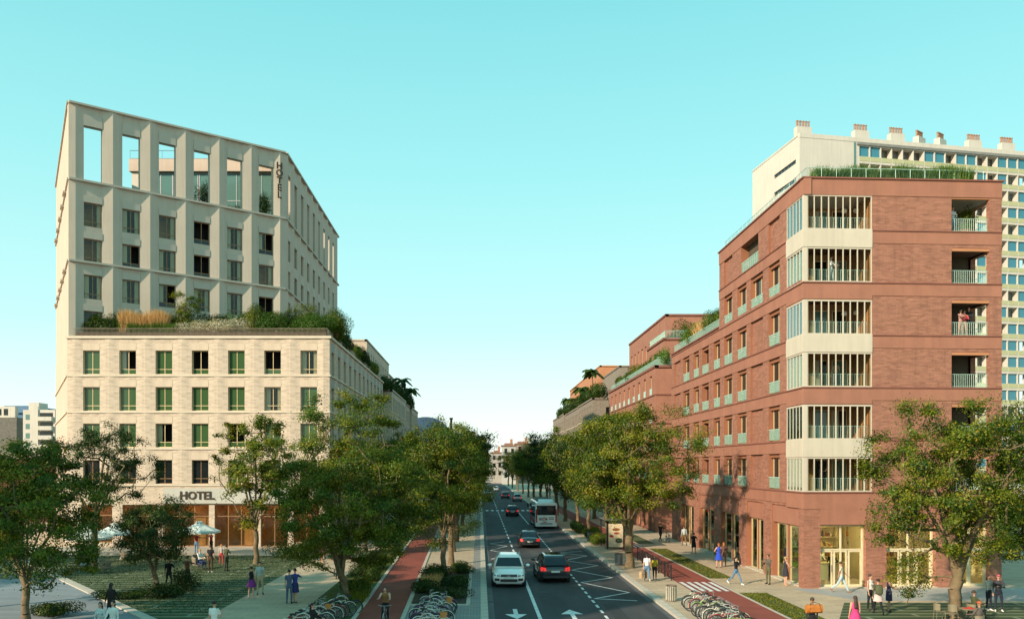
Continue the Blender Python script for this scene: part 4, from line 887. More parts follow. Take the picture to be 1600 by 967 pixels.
def tree_meshes(seed, H, rx, ry, z0, nleaf0, ls, lm=LEAF, fork=2.2, tr=.2, ntip=170, lean=(0,0), clump=.42, off=(0,0), stems=1, skew=0.0, tb=0.0):
    nleaf = int(nleaf0*1.45); rng = np.random.default_rng(seed); rz = (H-z0)/2; c = np.array([off[0], off[1], z0+rz])
    tips = []; lob = rng.normal(size=(13,3)); lob /= np.linalg.norm(lob, axis=1)[:,None]; la = rng.uniform(.58, 1.2, 13)
    while len(tips) < ntip:
        p = rng.normal(size=3); p /= np.linalg.norm(p); dots = lob@p; k = np.argmax(dots)
        w_ = max(0., dots[k])**3; env = la[k]*w_ + (1-w_)*.76
        r = rng.uniform(.10, 1)**.42*env
        q = p*r
        if q[2] < -.55 and rng.uniform() < .55: continue
        q[0] += skew*q[2]
        tips.append(c+q*np.array([rx, ry, rz]))
    tips = np.array(tips)
    N = [np.array([0.,0.,0.])]; par = [-1]; base = []
    for st in range(stems):
        prev = 0; a = rng.uniform(0, 6.28); sp = .0 if stems == 1 else .35
        for k in range(1, 5):
            t = k/4; N.append(np.array([lean[0]*t*fork+sp*math.cos(a)*t + rng.normal()*.05, lean[1]*t*fork+sp*math.sin(a)*t + rng.normal()*.05, fork*t])); par.append(prev); prev = len(N)-1
    ends = [4*(q_+1) for q_ in range(stems)]; nl = 6 if stems == 1 else 8; a0_ = rng.uniform(0, 6.28)
    for q_ in range(nl):                    # main limbs rise steeply from the fork and spread
        az = a0_+q_*2*math.pi/nl*1.0+rng.uniform(-.3,.3); el = R(rng.uniform(38, 68) if q_ else 82); prev = ends[q_ % stems]; p = N[prev].copy(); reach = rng.uniform(.55,.8)
        tgt = np.array([off[0]+math.cos(az)*math.cos(el)*rx*reach*1.25, off[1]+math.sin(az)*math.cos(el)*ry*reach*1.25, min(H-.8, fork+(H-fork)*(.30+.45*math.sin(el)*reach))])
        for k in range(1, 6):
            u = k/5; q2 = p+(tgt-p)*u; hz_ = u**1.35; q2[0] = p[0]+(tgt[0]-p[0])*hz_; q2[1] = p[1]+(tgt[1]-p[1])*hz_
            N.append(q2+rng.normal(size=3)*.07); par.append(prev); prev = len(N)-1
    order = np.argsort(np.linalg.norm(tips-np.array([0,0,fork]), axis=1))
    for ti in order:
        t = tips[ti]; A = np.array(N); d = np.linalg.norm(A-t, axis=1); hz = np.where(A[:,2] < fork*.82, 6., 0.)+np.where(A[:,2] > t[2]+.3, 1.2, 0)
        j = int(np.argmin(d+hz)); L = d[j]; n = max(1, int(L/.55)); a0 = N[j]; prev = j
        for k in range(1, n+1):
            u = k/n; p = a0+(t-a0)*u; p = p + np.array([0,0,.16*L*math.sin(math.pi*u)]) + (rng.normal(size=3)*.07*min(1,L) if k < n else 0)
            N.append(p); par.append(prev); prev = len(N)-1
    N = np.array(N); r = np.zeros(len(N)); isl = np.ones(len(N), bool); isl[[p for p in par if p >= 0]] = False; r[isl] = .011**1.95
    acc = r.copy()
    for i in range(len(N)-1, 0, -1): acc[par[i]] += acc[i]
    rad = acc**(1/1.95); rad *= tr/max(rad[0], 1e-6); rad = np.clip(rad, .011, None); rad[0] = tr*1.4
    n = 6; ang = np.arange(n)*2*math.pi/n; Vs = []; Fs = []; o = 0
    for i in range(1, len(N)):
        p, q = N[par[i]], N[i]; d = q-p; L = np.linalg.norm(d)
        if L < 1e-4: continue
        d /= L; a = np.array([0,0,1.]) if abs(d[2]) < .9 else np.array([1.,0,0]); u = np.cross(d, a); u /= np.linalg.norm(u); w = np.cross(d, u)
        ra = min(rad[par[i]], rad[i]*1.5) if par[i] > 0 else rad[0]
        ring = np.cos(ang)[:,None]*u+np.sin(ang)[:,None]*w
        Vs += [p+ring*ra, q+ring*rad[i]]; Fs += [[o+k, o+(k+1)%n, o+n+(k+1)%n, o+n+k] for k in range(n)]; o += 2*n
    trunk = npmesh('trunk', np.concatenate(Vs), np.array(Fs), BARK, smooth=True)
    w = rng.uniform(.3, 1.5, len(tips)); w /= w.sum(); idx = rng.choice(len(tips), nleaf, p=w)
    nodes_ = N[isl][:len(tips)]
    sg = clump*rng.uniform(.45, 1.25, len(tips))
    par_ = np.array(par); ti_ = np.where(isl)[0]; kd = ti_[np.argmin(((N[ti_][None]-tips[:,None])**2).sum(2), axis=1)]; back = N[par_[kd]]
    u_ = rng.uniform(0, 1.0, nleaf)**1.6
    C = tips[idx]*(1-u_[:,None])+back[idx]*u_[:,None]+rng.normal(size=(nleaf,3))*sg[idx][:,None]*np.array([1,1,.55])
    C[:,2] = np.where(C[:,2] < .8, .8+rng.uniform(0,.5,nleaf), C[:,2])
    ct = rng.uniform(0, .72, len(tips)); tn = np.clip(ct[idx]+rng.uniform(-.15, .35, nleaf)+tb, 0, 1)
    tn = np.where(rng.uniform(size=nleaf) < .035, .97, tn*.82)
    uv_ = lambda A_: A_/(np.linalg.norm(A_, axis=1)[:,None]+1e-6)
    nrm = .75*uv_(C-tips[idx]+np.array([0,0,.08]))+.6*uv_((C-c)/np.array([rx,ry,rz]))+np.array([0,0,.25])
    return trunk, leaves(C, ls*.74, rng, tn, lm, nrm=nrm)
def tree(label, x, y, meshes, rz=0, sc=1.0, group=None, name='tree'):
    t = thing(name, label, 'tree', (x, y, PZ-.02), rz, group)
    for nm, me in zip(('trunk', 'crown'), meshes):
        o = obj(nm, me, parent=t); o.scale = (sc,)*3
    return t
G1 = 'street trees in leaf'
tree('broad bright green tree at the lower left corner of the view', -21.0, 38.0, tree_meshes(11, 9.8, 4.4, 3.9, .5, 36000, .165, tr=.17, fork=1.6, ntip=260, clump=.30), group=G1)
tree('smaller bright tree cut off by the left edge of the view', -25.2, 41.5, tree_meshes(14, 8.2, 2.6, 2.6, 1.5, 12000, .17, tr=.15, ntip=110), group=G1)
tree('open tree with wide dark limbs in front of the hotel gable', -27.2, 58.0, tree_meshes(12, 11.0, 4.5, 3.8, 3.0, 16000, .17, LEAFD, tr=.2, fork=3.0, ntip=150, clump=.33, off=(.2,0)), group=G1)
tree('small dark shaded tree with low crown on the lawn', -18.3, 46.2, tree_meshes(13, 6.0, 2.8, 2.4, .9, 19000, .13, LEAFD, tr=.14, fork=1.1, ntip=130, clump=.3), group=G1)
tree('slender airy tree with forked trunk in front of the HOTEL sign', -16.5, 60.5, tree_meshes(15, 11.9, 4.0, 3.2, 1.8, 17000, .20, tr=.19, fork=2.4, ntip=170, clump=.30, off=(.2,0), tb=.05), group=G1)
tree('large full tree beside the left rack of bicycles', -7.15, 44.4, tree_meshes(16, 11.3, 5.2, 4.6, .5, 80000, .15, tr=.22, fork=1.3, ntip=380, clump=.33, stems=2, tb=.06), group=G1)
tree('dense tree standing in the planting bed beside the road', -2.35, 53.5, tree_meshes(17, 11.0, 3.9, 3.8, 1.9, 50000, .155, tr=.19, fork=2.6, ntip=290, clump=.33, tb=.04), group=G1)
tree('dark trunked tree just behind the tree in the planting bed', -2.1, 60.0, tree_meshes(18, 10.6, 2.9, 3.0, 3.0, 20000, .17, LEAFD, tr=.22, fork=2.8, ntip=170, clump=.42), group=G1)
tree('big olive green tree by the bus shelter on the right pavement', 10.55, 58.0, tree_meshes(19, 12.6, 6.0, 5.0, 1.9, 64000, .165, tr=.30, fork=2.3, ntip=350, clump=.36, tb=.1), group=G1)
tree('large tree with thick forking trunk in front of the corner shop', 22.4, 38.6, tree_meshes(20, 12.2, 5.2, 4.1, .8, 54000, .145, tr=.27, fork=1.9, ntip=320, clump=.29, tb=.05, off=(.0,0)), group=G1)
tree('leafy tree cut off by the right edge of the view', 27.2, 40.2, tree_meshes(21, 10.6, 3.6, 3.2, 1.0, 24000, .165, tr=.17, fork=1.5, ntip=150, clump=.4, tb=.08), group=G1)
var = [tree_meshes(31, 10.5, 3.3, 3.3, 2.4, 11000, .24, tr=.2, ntip=120, clump=.45), tree_meshes(32, 11.2, 3.5, 3.3, 2.6, 11000, .25, LEAFD, tr=.2, ntip=120, clump=.48), tree_meshes(33, 9.8, 3.0, 3.1, 2.2, 10000, .24, tr=.18, ntip=110, clump=.45, tb=.06)]
far = [(-2.3,69,0),(-2.2,78,2),(-2.4,88,1),(-2.1,99,0),(-2.3,111,2),(-2.2,124,1),(-2.3,138,0),(-2.2,155,1),(-2.4,172,2),(-2.2,192,1),(-2.3,215,0),
       (-9.6,69,0),(-9.4,80,1),(-9.5,92,2),(-9.6,106,0),(-9.4,122,1),(-9.6,140,2),
       (11.2,72,1),(11.0,83,2),(11.3,95,1),(11.1,107,0),(11.2,120,1),(11.0,135,2),(11.2,152,1),(11.1,170,0),(11.2,190,1),(11.2,215,2),(11,240,1),(10.6,268,0),(10.2,295,1),(-1.9,240,0),(-1.7,268,1),(-1.2,296,2),(15.4,92,0),(15.6,112,1)]
ORD = ['first','second','third','fourth','fifth','sixth','seventh','eighth','ninth','tenth','eleventh','twelfth','thirteenth','fourteenth','fifteenth','sixteenth','seventeenth']
cnt = {}
for x, y, v in far:
    row = 'kerb left of the road' if -5 < x < 0 else 'left cycle path' if x < 0 else 'kerb right of the road' if x < 13 else 'right cycle path'
    k_ = cnt.get(row, 0); cnt[row] = k_+1
    sc = 1.0+random.uniform(-.08,.1) + (.22 if y > 100 else 0)
    side = 'left' if x < 0 else 'right'
    tree('%s leafy tree in the far row along the %s' % (ORD[k_], row), x, y, var[v], random.uniform(0,6), sc, 'far street trees on the '+side)
# trees out of the frame on the sunny side of the plaza
for i, (x, y, v) in enumerate(((-38,46,0),(-45,52,1),(-44,38,2))): tree('%s park tree left of the plaza outside the view' % ORD[i], x, y, var[v], i*1.3, 1.05, 'park trees left of the view')

def bush_mesh(seed, n, rx, ry, h, ls, lm, lumps=7, base=.05, flat=.5):
    rng = np.random.default_rng(seed); ph = rng.uniform(0, 6.28, lumps); rr = rng.uniform(.25, .75, lumps)
    cs = np.stack([np.cos(ph)*rr*rx, np.sin(ph)*rr*ry, rng.uniform(.3,.62,lumps)*h], 1); k = rng.integers(0, lumps, n)
    d = rng.normal(size=(n,3)); d /= np.linalg.norm(d, axis=1)[:,None]; rad = rng.uniform(.2,1,n)**.4
    C = cs[k]+d*rad[:,None]*np.array([rx*.55, ry*.55, h*.42]); C[:,2] = np.abs(C[:,2]-base)+base
    t = np.clip(rng.uniform(0,.6,lumps)[k]+rng.uniform(-.15,.4,n), 0, 1)
    nn_ = d*np.array([1,1,1.2])+np.array([0,0,.3])
    return leaves(C, ls, rng, t, lm, 'foliage', nrm=nn_)
def stemsmesh(seed, rx, ry, h, n=9):
    rng = random.Random(seed); b = M()
    for i in range(n):
        a = rng.uniform(0,6.28); r = rng.uniform(.2,.7); b.path([(r*.25*rx*math.cos(a), r*.25*ry*math.sin(a), 0), (r*.6*rx*math.cos(a), r*.6*ry*math.sin(a), h*.4), (r*rx*math.cos(a), r*ry*math.sin(a), h*.8)], [.025,.018,.006], 5)
    return b.mesh('stem', BARK)
def bush(label, x, y, z, rx, ry, h, n, ls, lm, seed, name='shrub', cat='shrub', group=None):
    t = thing(name, label, cat, (x, y, z), 0, group)
    obj('foliage', bush_mesh(seed, n, rx, ry, h, ls, lm), parent=t); obj('stem', stemsmesh(seed, rx, ry, h), parent=t); return t
def blades_mesh(seed, n, w, d, h, m, bw=.025, lean=.3, keep=None):
    rng = np.random.default_rng(seed); x = rng.uniform(-w/2, w/2, n); y = rng.uniform(-d/2, d/2, n)
    if keep is not None: k_ = keep(x, y); x, y = x[k_], y[k_]; n = len(x)
    a = rng.uniform(0, 6.28, n); hh = h*rng.uniform(.6,1.1,n)*(.9+.1*np.sin(x*2.3+seed))
    lx, ly = rng.normal(size=n)*lean*hh, rng.normal(size=n)*lean*hh; B = np.stack([x, y, np.zeros(n)], 1); s = np.stack([np.cos(a), np.sin(a), np.zeros(n)], 1)*bw/2
    mid = B+np.stack([lx*.35, ly*.35, hh*.55], 1); tip = B+np.stack([lx, ly, hh], 1)
    V = np.stack([B-s, B+s, mid+s*.8, mid-s*.8, tip+s*.15, tip-s*.15], 1).reshape(-1,3); o = np.arange(n)[:,None]*6
    F = np.concatenate([o+np.array([[0,1,2,3]]), o+np.array([[3,2,4,5]])], 0); t = rng.uniform(0,1,n)
    return npmesh('blades', V, F, m, np.concatenate([t,t]))
def grass(label, x, y, z, w, d, h, n, m, seed, bw=.025, lean=.3, rz=0, name='ornamental_grass'):
    t = thing(name, label, 'grass', (x, y, z), rz); tag(obj('blades', blades_mesh(seed, n, w, d, h, m, bw, lean), parent=t), kind='stuff'); return t
# hotel roof terrace (planter top at PTOP+.42)
tz0 = PTOP+.40; pxp = lambda p: xat(p, 74.0)
bush('low fine leaved green hedge at the left end of the hotel roof planter', pxp(155), 74.0, tz0, 2.3, .65, 1.35, 8500, .11, LEAFD, 41)
bush('small green bush left of the straw grass on the hotel roof', pxp(190), 74.1, tz0, .8, .6, 1.5, 2400, .10, LEAF, 42)
grass('straw coloured feather grass on the hotel roof terrace', pxp(226), 73.95, tz0, 4.2, .9, 2.1, 4200, STRAW, 43, .03, .16)
grass('green base grass below the straw feather grass on the hotel roof', pxp(240), 73.6, tz0, 4.4, .5, 1.0, 2600, LEAFB, 44, .03, .25)
tree('small olive tree standing in the hotel roof planter', pxp(290), 74.6, tree_meshes(45, 4.2, 1.6, 1.2, .9, 4600, .13, LEAF, fork=.7, tr=.06, ntip=50, clump=.22), name='roof_tree').location.z = tz0
bush('pale blossoming bush under the small roof tree', pxp(300), 73.8, tz0, 1.6, .6, 1.3, 3600, .10, FLOW, 46)
bush('long white blossoming hedge in the middle of the hotel roof planter', pxp(350), 73.8, tz0, 2.6, .6, 1.4, 6400, .10, FLOW, 47)
bush('tall round shrub on the hotel roof in front of the tower corner', pxp(402), 74.2, tz0, 1.1, .9, 3.0, 5200, .11, LEAF, 48)
bush('upright dark green hedge right of the tall roof shrub', pxp(432), 73.9, tz0, 1.8, .7, 2.0, 7000, .11, LEAFB, 49)
bush('bright green clipped hedge at the hotel roof corner', pxp(485), 73.9, tz0, 2.1, .7, 1.7, 7500, .10, LEAFB, 50)
bush('spreading bush overhanging the hotel roof corner', xat(522,76), 76.2, tz0, 1.7, 1.7, 2.6, 7500, .12, LEAF, 51)
tree('bushy small tree behind the hedge at the hotel roof corner', xat(478,77.5), 77.5, tree_meshes(52, 3.6, 1.9, 1.4, .8, 4600, .12, LEAF, fork=.6, tr=.05, ntip=45, clump=.25), name='roof_tree').location.z = tz0
for i in range(9):
    px_ = 154+i*43; bush('%s piece from the left of the dark green hedge along the hotel roof edge' % ORD[i], pxp(px_), 74.7, tz0, 1.75, .6, 2.1, 6200, .12, (LEAF, LEAFD, LEAFB)[i % 3], 210+i, 'roof_hedge', 'hedge', 'hedge pieces on the hotel roof')
for i in range(8):
    bush('%s shrub from the corner along the street edge of the hotel roof' % ORD[i], PX1-.75, 77.6+i*4.3, PTOP+.1, 1.15, 2.9, 2.3-.05*i, 4800, .15, LEAFD if i % 3 else LEAF, 60+i, 'trailing_shrub', 'shrub', 'shrubs along the hotel roof edge')
for i, (y, h) in enumerate(((124,2.0),(131,2.4),(138,2.0),(145,3.2),(153,2.2),(160,2.6),(168,2.4))):
    bush('%s shrub along the roof edge of the far cream building' % ORD[i], PX1-1.0, y, 18.7, 1.3, 4.4, h+.5, 2600, .24, LEAFD, 70+i, 'trailing_shrub', 'shrub', 'shrubs on the far cream roof')
def palm(label, x, y, z, h, r, seed, n=16):
    rng = random.Random(seed); t = thing('palm_tree', label, 'palm', (x, y, z)); obj('trunk', M().path([(0,0,0),(.1,0,h*.5),(.05,0,h)], [.14,.11,.1], 7), BARK, t); b = M()
    for i in range(n):
        a = 6.28*i/n+rng.uniform(-.2,.2); e = rng.uniform(.1,1.0); P = [Vector((math.cos(a)*r*u*math.cos(e*.7), math.sin(a)*r*u*math.cos(e*.7), h+r*(math.sin(e)*u-.75*u*u))) for u in (0,.3,.6,.85,1)]
        sd = Vector((-math.sin(a), math.cos(a), 0))
        for k in range(4):
            w0, w1 = (.1,.26,.26,.16,.03)[k]*r*.8, (.1,.26,.26,.16,.03)[k+1]*r*.8; dz = Vector((0,0,.1*r))
            b.quad(P[k]-sd*w0-dz*(k>0), P[k], P[k+1], P[k+1]-sd*w1-dz); b.quad(P[k], P[k]+sd*w0-dz*(k>0), P[k+1]+sd*w1-dz, P[k+1])
    me = b.mesh('crown', LEAFD); at = me.attributes.new('tint', 'FLOAT', 'FACE'); at.data.foreach_set('value', np.random.default_rng(seed).uniform(0,1,len(me.polygons)).astype(np.float32)); obj('crown', me, parent=t)
palm('taller palm on the roof of the far cream building', xat(628,152), 152, 18.9, 4.3, 2.2, 1); palm('lower palm further along the far cream roof', xat(642,160), 160, 18.9, 3.2, 2.0, 2)
palm('dark palm on the far taupe roof left of the setback', xat(908,165), 165, 19.2, 3.6, 2.2, 3); palm('higher dark palm standing on the far taupe roof', xat(925,152), 152, 19.2, 5.6, 2.3, 4); palm('small dark palm near the end of the far taupe roof', xat(889,190), 190, 19.4, 3.2, 2.2, 5)
for i in range(9):
    y = 142+i*8.2; bush('%s dark shrub along the roof edge of the far taupe building' % ORD[i], RX+1.4, y, 18.9, 1.6, 5.4, 2.8, 2600, .28, LEAFD, 80+i, 'trailing_shrub', 'shrub', 'shrubs on the taupe roof')
for i in range(6):
    y = 91.5+i*5; bush('%s shrub behind the glass edge of the red terraced building' % ORD[i], RX+1.3, y, 18.2, 1.1, 3.2, 2.1, 3000, .18, LEAF if i % 2 else LEAFB, 90+i, 'terrace_shrub', 'shrub', 'shrubs on the red terrace')
bush('bushy tree on the upper terrace of the red terraced building', 25.6, 101.5, 22.05, 2.0, 1.6, 3.6, 3500, .2, LEAF, 97)
bush('low wide shrub on the upper terrace of the red terraced building', 23.4, 102.2, 22.05, 1.1, 3.0, 1.7, 2200, .2, LEAFD, 98)
# roof of the corner building
grass('tall green grass strip on the roof of the corner building', RX+5.9, RY0+1.5, RT+.1, 9.4, 1.1, 1.1, 14000, LEAFB, 101, .035, .18)
for i, (y, kind) in enumerate(((67.5,0),(70.3,1),(73,2),(76,0),(79,1))):
    if kind == 2: grass('straw tinted grass on the lower terrace of the corner building', RX+1.2, y, RLT, 1.6, 3.2, 1.8, 2200, STRAW, 103, .04, .2)
    else: bush('%s feathery shrub on the lower terrace of the corner building' % ORD[i], RX+1.2, y, RLT, 1.1, 1.9, 2.2+.5*kind, 4200, .14, LEAFB if kind else LEAF, 104+i, 'terrace_shrub', 'shrub', 'shrubs on the corner building terrace')
# inside the tower gallery
for i, (px, Y, kind) in enumerate(((203,80,'g'),(258,81.5,'g'),(316,83.0,'t'),(372,84.5,'g'),(416,85.3,'t'))):
    if kind == 'g': grass('dark grass in the tower gallery, opening number %s from the left' % ('two','three','','five','')[i], xat(px,Y), Y, TB1+.1, 2.6, 1.0, 1.3, 700, LEAFD, 110+i, .04)
    else: bush('leafy bush filling the %s opening of the tower gallery' % ('fourth' if i == 2 else 'sixth'), xat(px,Y), Y, TB1+.1, 1.1, .9, 3.3 if i == 2 else 2.9, 2600, .13, LEAFD if i == 2 else LEAF, 110+i)
# beds at street level
bi = 0
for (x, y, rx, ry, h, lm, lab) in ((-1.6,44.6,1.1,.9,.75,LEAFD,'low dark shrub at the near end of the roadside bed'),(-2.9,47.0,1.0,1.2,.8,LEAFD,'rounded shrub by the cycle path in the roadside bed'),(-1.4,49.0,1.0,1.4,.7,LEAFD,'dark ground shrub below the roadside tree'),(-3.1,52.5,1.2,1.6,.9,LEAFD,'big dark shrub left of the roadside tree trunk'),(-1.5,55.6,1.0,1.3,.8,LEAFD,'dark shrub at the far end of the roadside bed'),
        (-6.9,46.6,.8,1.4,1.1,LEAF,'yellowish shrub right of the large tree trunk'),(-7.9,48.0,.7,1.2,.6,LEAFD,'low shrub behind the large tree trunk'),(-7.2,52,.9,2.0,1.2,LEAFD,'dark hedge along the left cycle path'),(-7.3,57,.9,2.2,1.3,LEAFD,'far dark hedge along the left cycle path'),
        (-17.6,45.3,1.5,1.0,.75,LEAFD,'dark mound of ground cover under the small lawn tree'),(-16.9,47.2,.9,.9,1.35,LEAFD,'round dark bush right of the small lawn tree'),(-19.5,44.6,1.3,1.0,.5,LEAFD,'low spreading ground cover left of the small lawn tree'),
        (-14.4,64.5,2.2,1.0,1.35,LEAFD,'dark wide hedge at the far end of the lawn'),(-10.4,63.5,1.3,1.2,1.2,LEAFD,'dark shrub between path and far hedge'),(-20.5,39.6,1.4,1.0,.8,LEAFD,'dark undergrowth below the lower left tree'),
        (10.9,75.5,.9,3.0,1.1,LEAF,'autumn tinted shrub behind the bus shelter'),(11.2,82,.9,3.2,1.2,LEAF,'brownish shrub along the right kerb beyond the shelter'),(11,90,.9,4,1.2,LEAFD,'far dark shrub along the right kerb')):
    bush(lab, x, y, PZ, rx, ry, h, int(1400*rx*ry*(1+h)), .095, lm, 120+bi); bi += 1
grass('reddish dry grass tuft in the roadside bed', -3.0, 49.6, PZ, 1.2, 2.2, .75, 900, STRAW, 150, .02, .3)
grass('dry grass tuft at the foot of the large tree', -6.6, 44.2, PZ, 1.0, 2.4, .5, 700, LEAF, 151, .02, .35)
for nm, w, d, cx, cy, n, sd in (('lawn blades',16,26,-21.3,53,16000,152),('verge blades',2.3,44,-7.6,60,9000,153),('grass strip blades',1.5,19,15.47,62,4200,154),('grass strip blades',1.5,9,15.47,42,3500,155)):
    o = obj('grass_blades', blades_mesh(sd, n, w, d, .07, LEAFD if sd == 152 else LEAF, .035, .5, (lambda x, y: (y+cy) > 52.3-(x+cx+26.6)*1.2476+.6) if sd == 152 else None), None, None, (cx, cy, PZ+.005)); tag(o, 'short green turf blades on the %s' % ('lawn' if sd == 152 else 'verge' if sd == 153 else 'strip beside the right cycle path' if sd == 154 else 'near strip beside the right cycle path'), 'grass', kind='stuff')
# ================================================================ VEHICLES
def paint(name, col, flake=0.0): return plain(name, col, .28, flake, .5, 1.0)
CHROME = plain('chrome', (.65,.66,.67), .15, 1.0); BLKPL = plain('black_trim', (.018,.018,.02), .5); CARGL = opaque_glass('car_glass', (.015,.022,.028), .04)
TAIL = glow('tail_lamp_lit', (.75,.02,.015), .7); HEAD = plain('head_lamp', (.30,.32,.34), .10, .5); PLATE = plain('number_plate', (.62,.63,.58), .6)
def xlathe(prof, n=20, mi=0, b=None, c=(0,0,0)):
    b = b or M(); return b.loft([[(c[0]+x, c[1]+r*math.cos(2*math.pi*i/n), c[2]+r*math.sin(2*math.pi*i/n)) for i in range(n)] for r, x in prof], mi)
def wheel(parent, x, y, r, side, w=.22):
    W = obj('wheel', shared(('tyre', r, w, side), lambda: xlathe([(r*.62,-w/2),(r*.93,-w/2),(r,-w*.36),(r,w*.36),(r*.93,w/2),(r*.62,w/2)], 22).mesh('wheel', RUBBER, True)), None, parent, (x, y, r))
    def rim():
        b = M(); xlathe([(r*.63,side*w*.3),(r*.63,side*w*.5),(r*.55,side*w*.46)], 18, 0, b)
        for i in range(5):
            a = i*2*math.pi/5; d = Vector((0, math.cos(a), math.sin(a))); t = Vector((0,-math.sin(a),math.cos(a)))*r*.09; o = Vector((side*w*.44,0,0))
            b.quad(o-t, o+t, o+d*r*.6+t*.8, o+d*r*.6-t*.8)
        xlathe([(r*.14,side*w*.42),(r*.13,side*w*.5),(.002,side*w*.51)], 10, 0, b); return b.mesh('rim', GREYM)
    obj('rim', shared(('rim', r, side), rim), None, W)
    obj('brake_disc', shared(('disc', r, side), lambda: xlathe([(r*.6,side*w*.2),(.002,side*w*.2)], 14).mesh('brake_disc', BLKPL)), None, W)
def ringbody(y, w, zb, zt, cr=.02):
    h = zt-zb; half = [(w*.80, zb), (w*.95, zb+.06), (w, zb+h*.35), (w*.995, zb+h*.62), (w*.96, zb+h*.84), (w*.86, zt-.02), (w*.5, zt+cr*.7)]
    return [(x, y, z) for x, z in half] + [(0, y, zt+cr)] + [(-x, y, z) for x, z in half[::-1]]
def ringcab(z, yf, yr, w, rc=.10):
    P = []
    for cx, cy, a0 in ((w-rc, yf+rc, -90), (w-rc, yr-rc, 0), (-w+rc, yr-rc, 90), (-w+rc, yf+rc, 180)):
        for k in range(4): a = R(a0+30*k); P.append((cx+rc*math.cos(a), cy+rc*math.sin(a), z))
    return P
def car(label, x, y, rz, kind, col, lit=False, name='car', z=0, detail=True):
    c = thing(name, label, 'car', (x, y, z), rz)
    pm = paint('paint_%.2f_%.2f_%.2f' % col, col)
    L, W, Ht, hood, belt, cab = {'suv': (4.75,.97,1.70,1.06,1.08,((-1.2,2.25,.90),(-.42,1.86,.70),(-.15,1.55,.58))), 'sedan': (4.7,.91,1.46,.92,.95,((-1.0,1.75,.84),(-.2,1.0,.64),(.05,.75,.52))), 'hatch': (4.3,.89,1.55,.94,.98,((-1.0,2.02,.83),(-.25,1.62,.64),(0,1.35,.52)))}[kind]
    a = L/2; b = M()
    st = [(-a,.70,.34,hood-.36),(-a+.08,.86,.26,hood-.24),(-a+.30,.93,.22,hood-.12),(-a+.75,.97,.2,hood-.04),(-1.05,1.0,.2,belt-.01),(0,1.0,.2,belt),(1.3,1.0,.2,belt+.02),(a-.45,.985,.22,belt+(.03 if kind != 'sedan' else .02)),(a-.12,.93,.27,belt-.04),(a,.84,.36,belt-.16)]
    b.loft([ringbody(yy, W*w, zb, zt) for yy, w, zb, zt in st])
    body = obj('body', b, pm, c, smooth=True); body.modifiers.new('sub', 'SUBSURF').levels = 1; body.modifiers['sub'].render_levels = 1
    z0, z1, z2 = belt-.05, Ht-.09, Ht
    (f0,r0,w0),(f1,r1,w1),(f2,r2,w2) = cab
    obj('cabin', M().loft([ringcab(z0,f0,r0,w0,.12), ringcab(z1,f1,r1,w1,.14), ringcab(Ht-.025,f1+.1,r1-.1,w1-.06,.14), ringcab(z2,f2,r2,w2,.2)], 0), pm, c, smooth=True)
    ip = lambda t: (f0+(f1-f0)*t, r0+(r1-r0)*t, w0+(w1-w0)*t, z0+(z1-z0)*t)
    def win(nm, pts, parent=c): return obj(nm, M().quad(*pts), CARGL, parent)
    A, B = ip(.14), ip(.93); e = .012
    win('windscreen', [(-A[2]+.10,A[0]-e,A[3]),(A[2]-.10,A[0]-e,A[3]),(B[2]-.10,B[0]-e,B[3]),(-B[2]+.10,B[0]-e,B[3])])
    win('rear_window', [(A[2]-.12,A[1]+e,A[3]+.02),(-A[2]+.12,A[1]+e,A[3]+.02),(-B[2]+.12,B[1]+e,B[3]),(B[2]-.12,B[1]+e,B[3])])
    for sd in (-1, 1):
        ya, yb = A[0]+.28, A[1]-.26; yc, yd = B[0]+.16, B[1]-.2; ys = [(ya, yc), ((ya*.52+yb*.48), (yc*.52+yd*.48)), (yb, yd)]
        for k in range(2):
            (p0, q0), (p1, q1) = ys[k], ys[k+1]; g = .03
            q = [(sd*(A[2]+e),p0+g,A[3]),(sd*(A[2]+e),p1-g,A[3]),(sd*(B[2]+e),q1-g,B[3]),(sd*(B[2]+e),q0+g,B[3])]
            win('side_window', q if sd > 0 else q[::-1])
            obj('door_handle', M().box(min(sd*W*.985,sd*(W+.015)), max(sd*W*.985,sd*(W+.015)), p1-.28, p1-.1, belt-.17, belt-.13), pm, c)
            obj('door_gap', M().box(min(sd*W*.975,sd*(W+.003)), max(sd*W*.975,sd*(W+.003)), p1-.008, p1+.008, .32, belt-.1), BLKPL, c)
        mm = obj('wing_mirror', M().ball((sd*(W+.13), f0+.35, belt+.08), (.13,.07,.09), 10, 6), pm, c, smooth=True); obj('mirror_arm', M().tube((sd*(W-.1),f0+.36,belt+.02),(sd*(W+.08),f0+.36,belt+.05),.03), BLKPL, mm)
        if kind == 'suv': obj('roof_rail', M().path([(sd*(w1-.06),f1+.1,z1+.03),(sd*(w1-.03),f1+.3,Ht+.03),(sd*(w1-.03),r1-.4,Ht+.03),(sd*(w1-.06),r1-.15,z1+.03)], .022, 5), GREYM, c)
        r = .37 if kind == 'suv' else .33
        for yy in (-a+.92, a-.95):
            obj('wheel_arch', xlathe([(r+.07, sd*(W-.25)),(r+.07, sd*(W+.006)),(r*.4, sd*(W+.006))], 22, 0, None, (0,yy,r)), BLKPL, c); wheel(c, sd*(W-.09), yy, r, sd)
        obj('sill_trim', M().box(min(sd*W*.9,sd*(W+.01)), max(sd*W*.9,sd*(W+.01)), -a+1.35, a-1.4, .2, .33), BLKPL, c)
